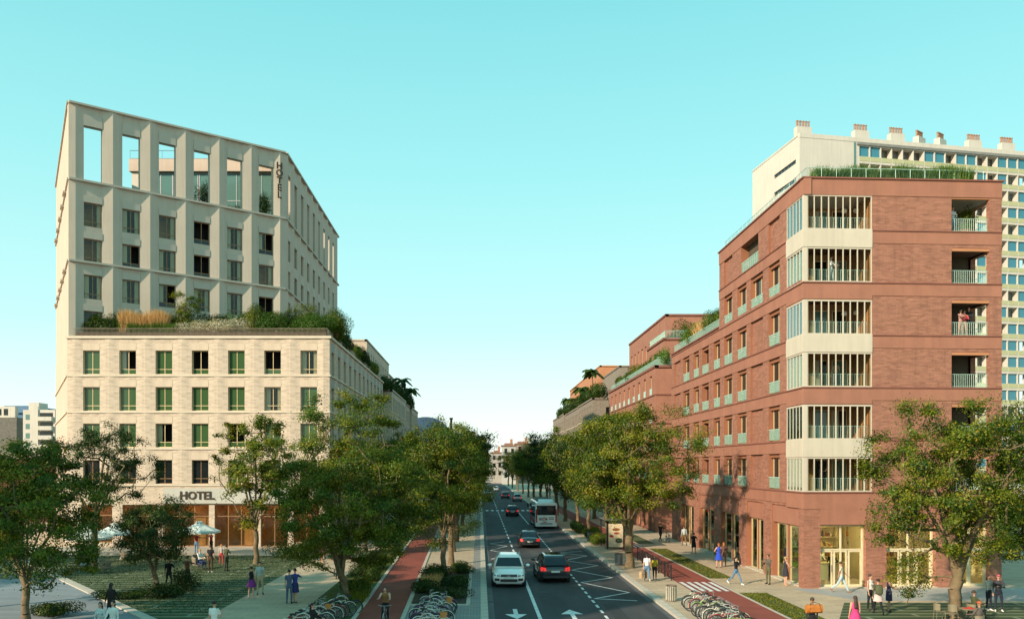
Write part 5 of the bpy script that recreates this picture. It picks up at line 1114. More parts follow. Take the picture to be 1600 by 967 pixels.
        hl = obj('headlight', M().loft([[(sd*.50,-a+.10,hood-.40),(sd*.84,-a+.25,hood-.36),(sd*.90,-a+.42,hood-.22),(sd*.52,-a+.16,hood-.26)],[(sd*.50,-a+.02,hood-.40),(sd*.84,-a+.16,hood-.36),(sd*.93,-a+.40,hood-.21),(sd*.52,-a+.10,hood-.25)]]), HEAD, c)
        obj('bulb', M().ball((sd*.62,-a+.045,hood-.335), .055, 8, 5), CHROME, hl); obj('bulb', M().ball((sd*.77,-a+.11,hood-.32), .045, 8, 5), CHROME, hl); hl.location.y = -.035
        fg_ = obj('fog_lamp', M().loft([[(sd*.52,-a+.07,.40),(sd*.80,-a+.17,.40),(sd*.80,-a+.14,.56),(sd*.52,-a+.05,.56)],[(sd*.54,-a+.02,.42),(sd*.78,-a+.12,.42),(sd*.78,-a+.10,.54),(sd*.54,-a+.01,.54)]]), BLKPL, c); fg_.location.y = -.06
        ty = a-.03; obj('tail_light', M().loft([[(sd*.56,ty-.10,belt-.30),(sd*.93*W/.97,ty-.22,belt-.30),(sd*.92*W/.97,ty-.24,belt-.06),(sd*.60,ty-.10,belt-.10)],[(sd*.58,ty+.03,belt-.30),(sd*.90*W/.97,ty-.06,belt-.30),(sd*.88*W/.97,ty-.09,belt-.06),(sd*.62,ty-.0,belt-.10)]]), TAIL if lit else plain('tail_lamp', (.35,.02,.02), .25), c)
    gr = obj('grille', M().box(-.46,.46,-a-.015,-a+.15,hood-.41,hood-.27), BLKPL, c)
    for k in range(2): obj('grille_bar', M().box(-.44,.44,-a-.03,-a-.016,hood-.385+.055*k,hood-.365+.055*k), CHROME, gr)
    bd = obj('badge', M().torus((0,-a-.04,hood-.34), .066, .011, 'y', 18, 5), CHROME, gr)
    obj('badge_mark', M().path([(-.045,-a-.04,hood-.30),(-.015,-a-.04,hood-.345),(0,-a-.04,hood-.325),(.015,-a-.04,hood-.345),(.045,-a-.04,hood-.30)], .008, 4).path([(-.045,-a-.04,hood-.35),(-.02,-a-.04,hood-.395),(0,-a-.04,hood-.36),(.02,-a-.04,hood-.395),(.045,-a-.04,hood-.35)], .008, 4), CHROME, bd)
    obj('lower_intake', M().box(-.48,.48,-a-.012,-a+.12,.36,.52), BLKPL, c); obj('bumper_lip', M().box(-.72,.72,-a+.02,-a+.2,.24,.31), GREYM, c)
    obj('number_plate', M().box(-.26,.26,-a-.075,-a-.05,.535,.645), PLATE, c); obj('number_plate', M().box(-.26,.26,a-.0,a+.03,belt-.38,belt-.27), PLATE, c)
    obj('rear_bumper', M().box(-W*.80,W*.80,a-.2,a+.035,.36,.50), BLKPL, c); obj('rear_trim', M().box(-.42,.42,a-.05,a+.02,belt-.21,belt-.18), CHROME, c)
    if kind == 'suv': obj('roof_glass', M().box(-.48,.48,f1+.35,r1-.55,Ht-.002,Ht+.008), CARGL if sum(col) < 1 else pm, c)
    return c
PI = math.pi
car('white family SUV driving towards the viewer in the left lane', 1.80, 51.7, R(-1.5), 'suv', (.90,.89,.85)).scale = (1.07,1.04,1.03)
car('black SUV with lit tail lights driving away beside the white one', 4.62, 53.4, PI+R(2), 'suv', (.012,.014,.018), True)
car('dark saloon car driving away ahead of the black SUV', 4.42, 75.0, PI, 'sedan', (.022,.02,.022), True)
car('small dark hatchback near the far zebra crossing', 4.75, 121.5, PI, 'hatch', (.03,.025,.03), True)
car('white estate car beyond the zebra crossing', 7.75, 172, PI, 'hatch', (.7,.7,.7), True)
car('dark car partly hidden left of the far white estate', 5.7, 186, PI, 'hatch', (.05,.05,.06), True)
car('silver car far down the left lane', 1.8, 205, 0, 'sedan', (.45,.47,.5))
car('pale blue car farthest down the street', 4.6, 238, PI, 'hatch', (.35,.45,.52))
# bus
bus = thing('bus', 'white city bus seen from behind pulling along the right kerb', 'bus', (7.72, 95.6, 0), PI)
BW, BLn, BH = 1.29, 11.0, 3.12
def busring(y, w, z0, z1, rc=.28): return [(w-.02,y,z0),(w,y,z0+.3),(w,y,z1-rc),(w-rc*.3,y,z1-rc*.3),(w-rc,y,z1),(0,y,z1+.03),(-w+rc,y,z1),(-w+rc*.3,y,z1-rc*.3),(-w,y,z1-rc),(-w,y,z0+.3),(-w+.02,y,z0)]
BUSW = paint('bus_white', (.90,.90,.86))
obj('body', M().loft([busring(-BLn,1.18,.35,2.95), busring(-BLn+.25,BW,.3,BH-.05), busring(-BLn+.8,BW,.3,BH), busring(-.5,BW,.3,BH), busring(-.12,BW,.3,BH-.04), busring(0,1.22,.34,BH-.16)]), BUSW, bus, smooth=False)
obj('roof_pod', M().loft([[(x*.95,y,BH+.02) for x, y in ((-1,-9),(1,-9),(1,-.9),(-1,-.9))],[(x*.8,y,BH+.30) for x, y in ((-1,-8.7),(1,-8.7),(1,-1.3),(-1,-1.3))]]), BUSW, bus)
rw = obj('rear_window', M().loft([[(-1.12,.005,1.72),(1.12,.005,1.72),(1.10,.005,2.72),(-1.10,.005,2.72)],[(-1.0,.03,1.62),(1.0,.03,1.62),(1.02,.03,2.70),(-1.02,.03,2.70)]]), CARGL, bus)
for sd in (-1, 1):
    for k in range(7): obj('side_window', M().box(min(sd*(BW-.02),sd*(BW+.012)), max(sd*(BW-.02),sd*(BW+.012)), -BLn+.9+k*1.4, -BLn+2.2+k*1.4, 1.35, 2.55), CARGL, bus)
    obj('side_stripe', M().box(min(sd*(BW-.02),sd*(BW+.01)), max(sd*(BW-.02),sd*(BW+.01)), -BLn+.9, -.7, .5, 1.05), plain('bus_red', (.45,.03,.03), .35), bus)
    tl_ = obj('tail_light', M().box(sd*1.06 if sd > 0 else -1.22, 1.22 if sd > 0 else -1.06, -.02, .03, .75, 2.3), plain('tail_lamp', (.35,.02,.02), .25), bus)
    obj('lamp', M().lathe([(.06,0),(.06,.02)], 10, 0, (sd*1.14, 0, 0)), TAIL, tl_, (0,.05,.95))
    for yy in (-2.6, -8.6):
        obj('wheel_arch', xlathe([(.58, sd*(BW-.3)),(.58, sd*(BW+.008)),(.1, sd*(BW+.008))], 22, 0, None, (0,yy,.48)), BLKPL, bus); wheel(bus, sd*(BW-.12), yy, .48, sd, .28)
    obj('wing_mirror', M().box(sd*1.5-.1, sd*1.5+.1, -BLn-.25, -BLn-.1, 2.0, 2.5), BLKPL, bus)
pn = obj('rear_panel', M().box(-1.02, 1.02, .0, .035, .62, 1.55), BUSW, bus)
obj('emblem', M().torus((.28,.045,1.16), .17, .035, 'y', 18, 5).box(.23,.33,.036,.05,1.1,1.22), plain('bus_red', (.45,.03,.03)), pn)
for k, (xa, xb, za, zb_, m_) in enumerate(((.52,.86,1.0,1.3,GREYM),(-.02,.02,.9,1.4,GREYM),(-.9,-.25,1.28,1.35,BLKPL),(-.9,-.3,1.12,1.19,BLKPL),(-.02,.45,.76,.86,plain('bus_red',(.45,.03,.03))),(-.12,.06,1.06,1.26,plain('bus_red',(.45,.03,.03))))): obj('marking', M().box(xa,xb,.036,.045,za,zb_), m_, pn)
obj('number_plate', M().box(-.3,.3,.0,.03,.42,.54), PLATE, bus); obj('bumper', M().box(-1.2,1.2,-.1,.06,.3,.6), BUSW, bus); obj('engine_vent', M().box(-.7,.7,.055,.07,.56,.66), BLKPL, bus)
# ================================================================ BICYCLES
def bicycle(label, x, y, rz, col, z=PZ, lean=0.0, basket=None, group='parked bicycles', fender=None):
    t = thing('bicycle', label, 'bicycle', (x, y, z), rz, group); t.rotation_euler = (lean, 0, rz)
    fm = plain('bike_%.2f_%.2f_%.2f' % col, col, .4, .2)
    for wx in (-.52, .53):
        w = obj('wheel', shared(('btyre',), lambda: M().torus((0,0,0), .325, .021, 'y', 28, 5).mesh('wheel', RUBBER)), None, t, (wx,0,.345))
        def sp():
            b = M().torus((0,0,0), .298, .012, 'y', 24, 4)
            for i in range(14): a = i*2*PI/14; b.tube((0,.02*(-1)**i,0),(.30*math.cos(a),0,.30*math.sin(a)),.0035,n=3)
            b.tube((0,-.05,0),(0,.05,0),.025,n=8); return b.mesh('rim', GREYM)
        obj('rim', shared(('brim',), sp), None, w)
    def frame():
        b = M(); bb, st, hd, hb = (-.05,0,.30), (-.20,0,.72), (.36,0,.76), (.40,0,.62)
        for p, q, r in ((bb,st,.017),(bb,hb,.02),(st,hd,.017),(st,(-.23,0,.86),.013),(hd,hb,.02)): b.tube(p,q,r,n=6)
        for s in (-.05,.05): b.tube(bb,(-.52,s,.345),.010,n=5); b.tube(st,(-.52,s,.345),.009,n=5); b.path([hb,(.44,s,.55),(.53,s,.345)],.012,5)
        b.tube((-.05,-.07,.30),(-.05,.07,.30),.03,n=8); return b
    obj('frame', frame(), fm, t)
    obj('saddle', shared(('sad',), lambda: M().loft([[(-.36+.0,-.07,.86),(-.36,.07,.86),(-.36,.06,.91),(-.36,-.06,.91)],[(-.24,-.075,.87),(-.24,.075,.87),(-.24,.06,.925),(-.24,-.06,.925)],[(-.08,-.02,.87),(-.08,.02,.87),(-.08,.015,.905),(-.08,-.015,.905)]]).mesh('saddle', RUBBER, True)), None, t)
    obj('handlebar', shared(('hb',), lambda: M().tube((.36,0,.74),(.33,0,.98),.014,n=6).path([(.20,-.29,1.0),(.30,-.24,1.01),(.34,-.1,.99),(.34,.1,.99),(.30,.24,1.01),(.20,.29,1.0)],.013,6).mesh('handlebar', GREYM)), None, t)
    obj('crank', shared(('crk',), lambda: M().tube((-.05,.06,.30),(.07,.075,.20),.012,n=5).tube((-.05,-.06,.30),(-.17,-.075,.40),.012,n=5).box(.02,.12,.07,.15,.19,.21).box(-.22,-.12,-.15,-.07,.39,.41).torus((-.05,.05,.30),.09,.008,'y',16,4).mesh('crank', DARKM)), None, t)
    obj('mudguard', shared(('mud', fender or 0), lambda: M().path([(-.52+.37*math.cos(a), 0, .345+.37*math.sin(a)) for a in [R(40+20*i) for i in range(9)]], .018, 5).path([(.53+.37*math.cos(a), 0, .345+.37*math.sin(a)) for a in [R(30+18*i) for i in range(7)]], .016, 5).mesh('mudguard', plain('mud_%s' % str(fender), fender or (.5,.5,.48), .4))), None, t)
    if basket: obj('basket', M().loft([[(.42,-.14,.66),(.66,-.14,.66),(.66,.14,.66),(.42,.14,.66)],[(.40,-.18,.90),(.70,-.18,.90),(.70,.18,.90),(.40,.18,.90)]], 0, True, False), plain('basket_%.2f' % basket[0], basket, .8), t)
    return t
HOOPM = plain('hoop_steel', (.60,.58,.50), .4, .4)
def hoop(label, x, y, rz, group):
    t = thing('bicycle_stand', label, 'bike stand', (x, y, PZ), rz, group)
    obj('hoop', shared(('hoop',), lambda: M().path([(-.38,0,0),(-.38,0,.5)]+[(-.38*math.cos(R(a)),0,.5+.38*math.sin(R(a))) for a in range(15,180,15)]+[(.38,0,.5),(.38,0,0)], .024, 7).mesh('hoop', HOOPM)), None, t)
    obj('foot', shared(('hft',), lambda: M().lathe([(.07,0),(.07,.012),(.03,.02)], 8, 0, (-.38,0,0)).lathe([(.07,0),(.07,.012),(.03,.02)], 8, 0, (.38,0,0)).mesh('foot', HOOPM)), None, t)
def stand_group(n, place, gname, desc, rz, dy, cols, seed):
    rng = random.Random(seed)
    for i in range(n):
        x, y = place(i); hoop('%s pale steel hoop of the %s' % (('nearest', 'second', 'third', 'fourth', 'fifth', 'sixth', 'farthest')[i], desc), x, y, rz, 'hoop stands in the '+desc)
        for sd in (-1, 1):
            if i == n-1 and sd > 0: continue
            c = cols[(2*i+(sd > 0)) % len(cols)]
            bicycle('%s bicycle %s stand of the %s' % (c[0], ('before the ' if sd < 0 else 'behind the ')+('nearest', 'second', 'third', 'fourth', 'fifth', 'sixth', 'seventh')[i], desc), x+rng.uniform(-.2,.2), y+sd*.19, rz+rng.uniform(-.12,.12)+(PI if rng.random() < .5 else 0), c[1], lean=rng.uniform(-.06,.06), basket=c[2] if len(c) > 2 else None, fender=c[1])
CW, CD, CP, CR, CG = ('cream', (.62,.60,.50)), ('dark', (.03,.03,.035)), ('purple', (.20,.05,.20)), ('red', (.35,.03,.03)), ('green', (.25,.40,.10))
CO = ('white', (.72,.72,.68), (.55,.22,.06))
stand_group(6, lambda i: (-7.6+.17*i, 35.2+i*.95), 'l', 'left row by the large tree', R(8), .9, [CW,CR,CD,CW,CD,CO], 1)
stand_group(7, lambda i: (-2.25+.02*i, 35.2+i*.98), 'm', 'middle row by the roadside bed', R(-4), .9, [CW,CO,CD,CP,CW,CW,CP,CD], 2)
stand_group(7, lambda i: (10.95-.0*i, 35.0+i*1.1), 'r', 'right row beside the red cycle path', R(4), .9, [CG,CD,CR,CW,CD,CW,CD,CW], 3)
# ================================================================ STREET FURNITURE
sh = thing('bus_shelter', 'glazed bus shelter with poster panel on the right pavement', 'bus shelter', (11.0, 71.0, PZ))
for px, py in ((0,0),(1.45,0),(0,3.6),(1.45,3.6)): obj('post', M().box(px-.05,px+.05,py-.05,py+.05,0,2.45), DARKM, sh)
ro = obj('roof', M().box(-.35,1.75,-.4,4.1,2.45,2.53), DARKM, sh)
for k in range(5): obj('roof_slat', M().box(-.3,1.7,-.3+k*.85,-.05+k*.85,2.531,2.56), GREYM, ro)
po = obj('poster_panel', M().box(.03,1.42,-.09,.09,.12,2.3), DARKM, sh)
pr = obj('poster', M().box(.10,1.35,-.10,-.091,.2,2.22), mat('poster_cream', (.62,.52,.34), .5, .2, 1.2, 6, 0), po)
obj('back_glass', M().box(1.40,1.43,.2,3.4,.2,2.3), RAILG, sh); obj('seat', M().box(.95,1.3,.8,3.0,.42,.47).box(1.0,1.05,1.0,1.05,0,.42).box(1.0,1.05,2.7,2.75,0,.42), GREYM, sh)
prints = M(); rp = random.Random(5)
for nm, cx, cz, rx_, rz_, cl in (('bowl',1.0,.75,.32,.2,(.05,.05,.05)),('salad',1.0,.86,.27,.14,(.09,.22,.04)),('tomatoes',.35,1.15,.2,.1,(.5,.05,.03)),('bread',.75,1.72,.33,.13,(.25,.10,.03)),('plate',.5,.5,.28,.12,(.7,.66,.55)),('meat',.8,1.4,.25,.1,(.35,.08,.05))):
    obj('printed_'+nm, M().add([(cx+rx_*math.cos(a*PI/8), -.1035-.001*rp.random()*3, cz+rz_*math.sin(a*PI/8)) for a in range(16)], [tuple(range(16))]), mat('print_'+nm, cl, .5, .35, 6, 20, 0), po)
def barrier(x, y0, y1, label, z=PZ):
    L = y1-y0; t = thing('street_barrier', label, 'barrier', (x, y0, z), PI/2, 'black barriers along the right cycle path'); b = M()
    for s in (.03, L-.03): obj('post', M().box(s-.03,s+.03,-.03,.03,0,1.0), DARKM, t)
    obj('rail', M().box(.06,L-.06,-.02,.02,.90,.95), DARKM, t); obj('rail', M().box(.06,L-.06,-.02,.02,.14,.18), DARKM, t)
    h = L/2
    for a in (0, h): obj('cross_bar', M().tube((a+.06,0,.18),(a+h-.06,0,.90),.013,n=4).tube((a+.06,0,.90),(a+h-.06,0,.18),.013,n=4), DARKM, t)
    obj('mid_post', M().box(h-.02,h+.02,-.018,.018,.181,.899), DARKM, t)
for i in range(6): barrier(12.02, 51.6+i*1.85, 53.38+i*1.85, 'black metal barrier with crossed bars, number %s counting from the crossing' % ('one','two','three','four','five','six')[i])
def slat_bin(label, x, y, m, r=.27, h=.85):
    t = thing('litter_bin', label, 'bin', (x, y, PZ)); sl_ = M().box(-.022,.022,-r-.02,-r,.06,h-.05).mesh('slat', m)
    for i in range(16): obj('slat', sl_, None, t, (0,0,0), i*2*PI/16)
    obj('liner', M().lathe([(r-.05,.05),(r-.05,h-.1),(r-.07,h-.1),(r-.07,.07)], 16), GREYM, t); obj('rim', M().torus((0,0,h-.03), r, .03, 'z', 20, 6), mat('bin_rim', (.15,.11,.08), .6), t); obj('base', M().lathe([(r,0),(r,.06),(.02,.062)], 16), mat('bin_rim', (.15,.11,.08)), t)
slat_bin('round bin of pale slats beside the right bicycle row', 10.2, 43.8, mat('bin_slat', (.50,.44,.32), .7))
slat_bin('round grey bin beside the trunk of the bus shelter tree', 10.1, 59.8, GREYM); slat_bin('round grey bin near the kerb beyond the bus shelter', 10.6, 79.0, GREYM)
lp = thing('street_lamp', 'tall grey street lamp with curved arm over the far road', 'street lamp', (10.3, 121, PZ))
obj('pole', M().path([(0,0,0),(0,0,5),(0,0,10.2),(-.3,0,10.5)], [.11,.09,.07,.06], 8), GREYM, lp); ar = obj('arm', M().path([(-.3,0,10.5),(-1.4,0,10.7),(-2.2,0,10.78)], .05, 6), GREYM, lp); obj('lamp_head', M().loft([[(-2.1,-.12,10.72),(-2.1,.12,10.72),(-2.1,.12,10.82),(-2.1,-.12,10.82)],[(-2.9,-.16,10.72),(-2.9,.16,10.72),(-2.9,.12,10.86),(-2.9,-.12,10.86)]]), GREYM, ar)
lp2 = thing('street_lamp', 'thin dark chimney like mast above the far left trees', 'mast', (xat(705,205), 205, 0)); obj('pole', M().tube((0,0,0),(0,0,zat(655,205)),.35,.3,8), mat('mast', (.16,.07,.05), .8), lp2); obj('cap', M().lathe([(.45,0),(.45,.4)], 8, 0, (0,0,zat(655,205))), mat('mast', (.16,.07,.05)), lp2)
def bench(label, x, y, rz):
    t = thing('park_bench', label, 'bench', (x, y, PZ), rz); wd = mat('bench_wood', (.22,.17,.12), .7, .2)
    for k in range(4): obj('seat_slat', M().box(-.9,.9,-.28+k*.13,-.18+k*.13,.43,.47), wd, t)
    for k in range(3): obj('back_slat', M().box(-.9,.9,.27+k*.025,.30+k*.025,.55+k*.13,.65+k*.13), wd, t)
    for s in (-.75,.75):
        obj('leg', M().box(s-.03,s+.03,-.26,-.2,0,.43), DARKM, t); obj('leg', M().box(s-.03,s+.03,.2,.26,0,.429).path([(s,.24,.4),(s,.34,.92)],.025,5), DARKM, t)
bench('slatted bench beside the path behind the large tree', -9.15, 53.2, R(-75))
def parasol(label, x, y, h, r, z=PZ):
    t = thing('parasol', label, 'parasol', (x, y, z)); n = 8; b = M()
    ring = lambda rr, zz: [(rr*math.cos(2*PI*i/n+.39), rr*math.sin(2*PI*i/n+.39), zz) for i in range(n)]
    b.loft([ring(.03,h+.72), ring(r*.5,h+.34), ring(r,h), ring(r,h-.16)], 0, True, False); b.loft([ring(.25,h+.78), ring(.32,h+.62)], 0, True, False)
    obj('canopy', b, mat('parasol_cloth', (.66,.72,.68), .8, .05), t); obj('pole', M().tube((0,0,0),(0,0,h+.75),.03,n=8), GREYM, t); obj('base', M().lathe([(.38,0),(.38,.08),(.06,.1)], 16), CONC, t)
    for i in range(n): a = 2*PI*i/n+.39; obj('rib', M().tube((.03*math.cos(a),.03*math.sin(a),h+.66),(r*.97*math.cos(a),r*.97*math.sin(a),h-.01),.012,n=4), GREYM, t)
parasol('open white parasol over the waiters in front of the hotel', -22.7, 66.4, 1.95, 1.65)
parasol('open teal tinted parasol half hidden by the left trees', xat(138,62), 62.0, 1.85, 1.7)
parasol('far parasol behind the small dark lawn tree', xat(178,67), 67.0, 1.75, 1.5)
WICK = mat('wicker', (.26,.21,.15), .85, .3, 8, 40, .6); CUSH = mat('seat_cushion', (.42,.46,.44), .9)
def lounge_chair(label, x, y, rz, m=WICK, cush=CUSH):
    t = thing('lounge_chair', label, 'chair', (x, y, PZ), rz, 'woven lounge chairs on the lawn'); n = 13; rings = []
    for zz, rr, th in ((.34,.40,.05),(.55,.47,.04),(.80,.50,.035),(1.02,.47,.03)):
        P = [(rr*math.cos(R(-10+200*i/(n-1))), rr*math.sin(R(-10+200*i/(n-1))), zz+(.0 if zz < 1 else -.18*(1-math.sin(R(max(0,min(180,-10+200*i/(n-1)))))))) for i in range(n)]
        Q = [(p[0]*(1-th/rr), p[1]*(1-th/rr), p[2]) for p in P[::-1]]; rings.append(P+Q)
    obj('back_shell', M().loft(rings), m, t); obj('seat', M().lathe([(.40,.30),(.44,.36),(.42,.40)], 16), m, t); obj('cushion', M().lathe([(.36,.401),(.38,.46),(.33,.50),(.02,.51)], 16), cush, t, smooth=True)
    for a in (45,135,225,315): obj('leg', M().tube((.28*math.cos(R(a)),.28*math.sin(R(a)),.31),(.36*math.cos(R(a)),.36*math.sin(R(a)),0),.016,n=6), DARKM, t)
lounge_chair('high backed woven lounge chair turned away on the lawn', xat(165,55.5), 55.5, R(150)); lounge_chair('woven lounge chair left of the high backed one', xat(132,56.5), 56.5, R(20))
lounge_chair('woven lounge chair under the teal parasol', xat(130,60.5), 60.6, R(-30)); lounge_chair('woven chair with blue blanket where a guest sits', xat(311,57.2), 57.2, R(70), WICK, plain('blue_blanket',(.05,.07,.20),.9))
lounge_chair('woven chair behind the small lawn tree', xat(196,60.5), 60.5, R(-100))
def cafe_chair(label, x, y, rz, z=PZ):
    t = thing('cafe_chair', label, 'chair', (x, y, z), rz, 'cream cafe chairs under the right tree'); m = mat('cream_wire', (.22,.19,.12), .6)
    obj('seat', M().loft([[(-.2,-.2,.44),(.2,-.2,.44),(.22,.2,.44),(-.22,.2,.44)],[(-.2,-.2,.465),(.2,-.2,.465),(.22,.2,.465),(-.22,.2,.465)]]), m, t)
    n = 9; P = [(.24*math.cos(R(180*i/(n-1))), .05+.2*math.sin(R(180*i/(n-1)))) for i in range(n)]; b = M()
    b.loft([[(x_,y_,zz) for x_, y_ in P]+[(x_*.94,y_*.94,zz) for x_, y_ in P[::-1]] for zz in (.50,.82)])
    obj('backrest', b, m, t)
    for sx in (-.18,.18):
        for sy in (-.17,.17): obj('leg', M().tube((sx,sy,.44),(sx*1.2,sy*1.2,0),.012,n=5), m, t)
def cafe_table(label, x, y, z=PZ):
    t = thing('cafe_table', label, 'table', (x, y, z)); obj('top', M().lathe([(.02,.72),(.38,.72),(.38,.75),(.02,.752)], 18), mat('cream_wire', (.22,.19,.12), .6), t); obj('stem', M().tube((0,0,.03),(0,0,.72),.03,n=8), DARKM, t); obj('foot', M().lathe([(.25,0),(.25,.02),(.04,.035)], 14), DARKM, t)
cafe_table('small round table with red items left of the seated man', xat(1512,37.6)-.2, 37.2)
obj_tray = tag(obj('red_tray', M().box(-.2,.2,-.14,.14,0,.03).lathe([(.07,.031),(.09,.08),(.02,.082)], 10, 0, (.05,0,0)), plain('tray_red', (.5,.06,.04), .6), None, (xat(1512,37.6)-.25, 37.1, PZ+.754)), 'red tray on the small round cafe table', 'tray')
for i, (px, y, rz, lab) in enumerate(((1468,38.2,80,'cream cafe chair left of the thick forking trunk'),(1487,37.6,-70,'cream cafe chair half hidden by the thick forking trunk'),(1520,38.0,100,'cream cafe chair of the seated man right of the trunk'),(1528,35.1,200,'cream cafe chair of the guest in the red cap'))): cafe_chair(lab, xat(px,y), y, R(rz))
# ================================================================ PEOPLE
SK = {'l': plain('skin_light', (.55,.31,.21), .6), 'm': plain('skin_tan', (.38,.20,.12), .6), 'd': plain('skin_brown', (.12,.06,.035), .6)}
HAIRM = {'b': plain('hair_black', (.012,.009,.008), .6), 'n': plain('hair_brown', (.05,.025,.014), .6), 'y': plain('hair_blond', (.42,.28,.12), .6), 'r': plain('hair_ginger', (.30,.09,.02), .6), 'g': plain('hair_grey', (.3,.28,.26), .6)}
EYE = plain('eye', (.02,.015,.012), .3); LIP = plain('lips', (.35,.10,.09), .5)
def cloth(c): return mat('cloth_%.3f_%.3f_%.3f' % c, c, .9, .12, 6, 60, .1)
PEOPLE = []
def unit(v): v = np.array(v, float); return v/np.linalg.norm(v)
ARMS = {'down': (4,9,12,4), 'back': (-22,9,12,2), 'fwd': (24,8,22,2), 'phone': (22,10,105,-18), 'ear': (38,22,138,-22), 'hip': (-12,34,62,-55), 'fold': (28,12,88,-62), 'bar': (62,12,28,4), 'out': (62,34,20,22), 'lap': (30,10,52,-20), 'hug': (58,30,30,-35), 'high': (78,24,50,8), 'carry': (2,8,8,2)}
LEGS = {'stand': ((2,2,4),(-2,2,4)), 'walk': ((22,8,2),(-20,22,2)), 'stride': ((28,6,2),(-26,26,2)), 'weight': ((5,14,7),(-2,0,3)), 'sit': ((84,86,8),(86,84,8)), 'cycle': ((62,72,5),(28,40,5)), 'cross': ((6,4,-3),(-4,4,-3))}
def person(label, x, y, face, h, top, bot, pose='stand', arms=('down','down'), skin='l', hair='b', hairlen=0, shoes=(.05,.04,.04), sleeves='long', legs_bare=False, skirt=None, lean=0, z=PZ, coat=None, female=False, hat=None, sc=1.0, head=0, pack=None):
    """face: degrees, 0 = towards the viewer, 180 = away"""
    k = h/1.75; P = []          # primitives: (p, q, (a0,b0), (a1,b1), side vector, material index)
    HIP = np.array([0,0,.93]); LE, FWD = np.array([1.,0,0]), np.array([0,-1.,0])
    if pose == 'sit': HIP = np.array([0,0,.50])
    if pose == 'cycle': HIP = np.array([0,.12,.98])
    cl, sl_ = math.cos(R(lean)), math.sin(R(lean)); up = np.array([0,-sl_,cl])
    T = lambda u, s=0, f=0: HIP+up*u+LE*s+np.array([0,-cl,-sl_])*f
    wf = .92 if female else 1.0
    def add(p, q, ab0, ab1, mi, side=LE): P.append((np.array(p,float), np.array(q,float), ab0, ab1, side, mi))
    # torso
    add(T(-.06), T(.06), (.150,.108), (.148,.105), 1 if not skirt else 1); add(T(.04), T(.18), (.150,.103), (.128*wf,.092), 0 if not coat else 0); add(T(.18), T(.36), (.128*wf,.092), (.160*wf,.108), 0); add(T(.36), T(.47), (.160*wf,.108), (.158*wf,.092), 0); add(T(.47), T(.53), (.150*wf,.085), (.07,.06), 0)
    if female: 
        for s in (-1,1): add(T(.36,s*.065,.07), T(.36,s*.065,.085), (.062,.062), (.05,.05), 0)
    add(T(.52), T(.60), (.053,.053), (.05,.05), 2)
    hc = T(.715)
    hf = np.array([math.sin(R(head)), -math.cos(R(head)), 0]); hs = np.array([hf[1]*-1, hf[0], 0])
    add(hc-np.array([0,0,.035])+hf*.012, hc+np.array([0,0,.03]), (.066,.078), (.076,.092), 2, hs)
    add(hc+hf*.088-np.array([0,0,.005]), hc+hf*.100-np.array([0,0,.024]), (.012,.012), (.016,.016), 2)
    for s in (-1,1): add(hc+hs*s*.076, hc+hs*s*.084+np.array([0,0,.012]), (.02,.014), (.018,.012), 2)
    hands = []
    for s, an in zip((1,-1), arms):
        p1, ab, e, ab2 = ARMS[an]; p1 += lean*.0
        sh_ = T(.475, s*.175*wf, 0); d1 = unit([s*math.sin(R(ab)), -math.sin(R(p1))*math.cos(R(ab)), -math.cos(R(p1))*math.cos(R(ab))]); el = sh_+d1*.285
        d2 = unit([s*math.sin(R(ab2)), -math.sin(R(p1+e))*math.cos(R(ab2)), -math.cos(R(p1+e))*math.cos(R(ab2))]); wr = el+d2*.25
        ms = 0 if sleeves in ('long','short') else 2; mf = 0 if sleeves == 'long' else 2
        add(sh_-d1*.03, sh_+d1*.15, (.055,.055), (.048,.048), ms); add(sh_+d1*.15, el, (.046,.046), (.038,.038), ms if sleeves != 'short' else 2); add(el, wr, (.038,.038), (.026,.026), mf)
        add(wr, wr+d2*.075, (.028,.02), (.036,.018), 2, unit(np.cross(d2, [s*.2,.1,.9]))); hands.append((wr+d2*.085, d2, s))
    lm = 1 if not legs_bare else 2
    for s, (a, kn, spd) in zip((1,-1), LEGS[pose]):
        hp = HIP+LE*s*.088-np.array([0,0,.03]); d1 = unit([s*math.sin(R(spd)), -math.sin(R(a)), -math.cos(R(a))]); kp = hp+d1*.42
        d2 = unit([s*math.sin(R(spd))*.4, -math.sin(R(a-kn)), -math.cos(R(a-kn))]); ak = kp+d2*.41
        add(hp, hp+d1*.2, (.088,.092), (.076,.078), lm if lm == 2 or not skirt else lm); add(hp+d1*.2, kp, (.076,.078), (.055,.058), lm); add(kp, kp+d2*.14, (.054,.058), (.055,.06), lm); add(kp+d2*.14, ak, (.054,.058), (.036,.038), lm)
        fd = unit([s*.18, -1, -.10 if pose != 'sit' else 0]); 
        if a < -10: fd = unit([s*.15, -.8, -.75])
        add(ak+np.array([0,.035,-.045]), ak+fd*.14+np.array([0,0,-.055]), (.040,.040), (.036,.026), 3); add(ak, ak+np.array([0,.01,-.04]), (.037,.04), (.04,.042), 3 if lm == 1 else 2)
    low = min(p[1][2]-.03 for p in P if p[5] == 3); dz = -low if pose not in ('cycle',) else 0
    PEOPLE.append(dict(label=label, x=x, y=y, z=z, rz=R(face), k=k*sc, P=P, hands=hands, hc=hc, hf=hf, hs=hs, top=top, bot=bot, skin=skin, hair=hair, hl=hairlen, shoes=shoes, skirt=skirt, HIP=HIP, T=T, dz=dz, coat=coat, hat=hat, up=up, pack=pack, female=female))
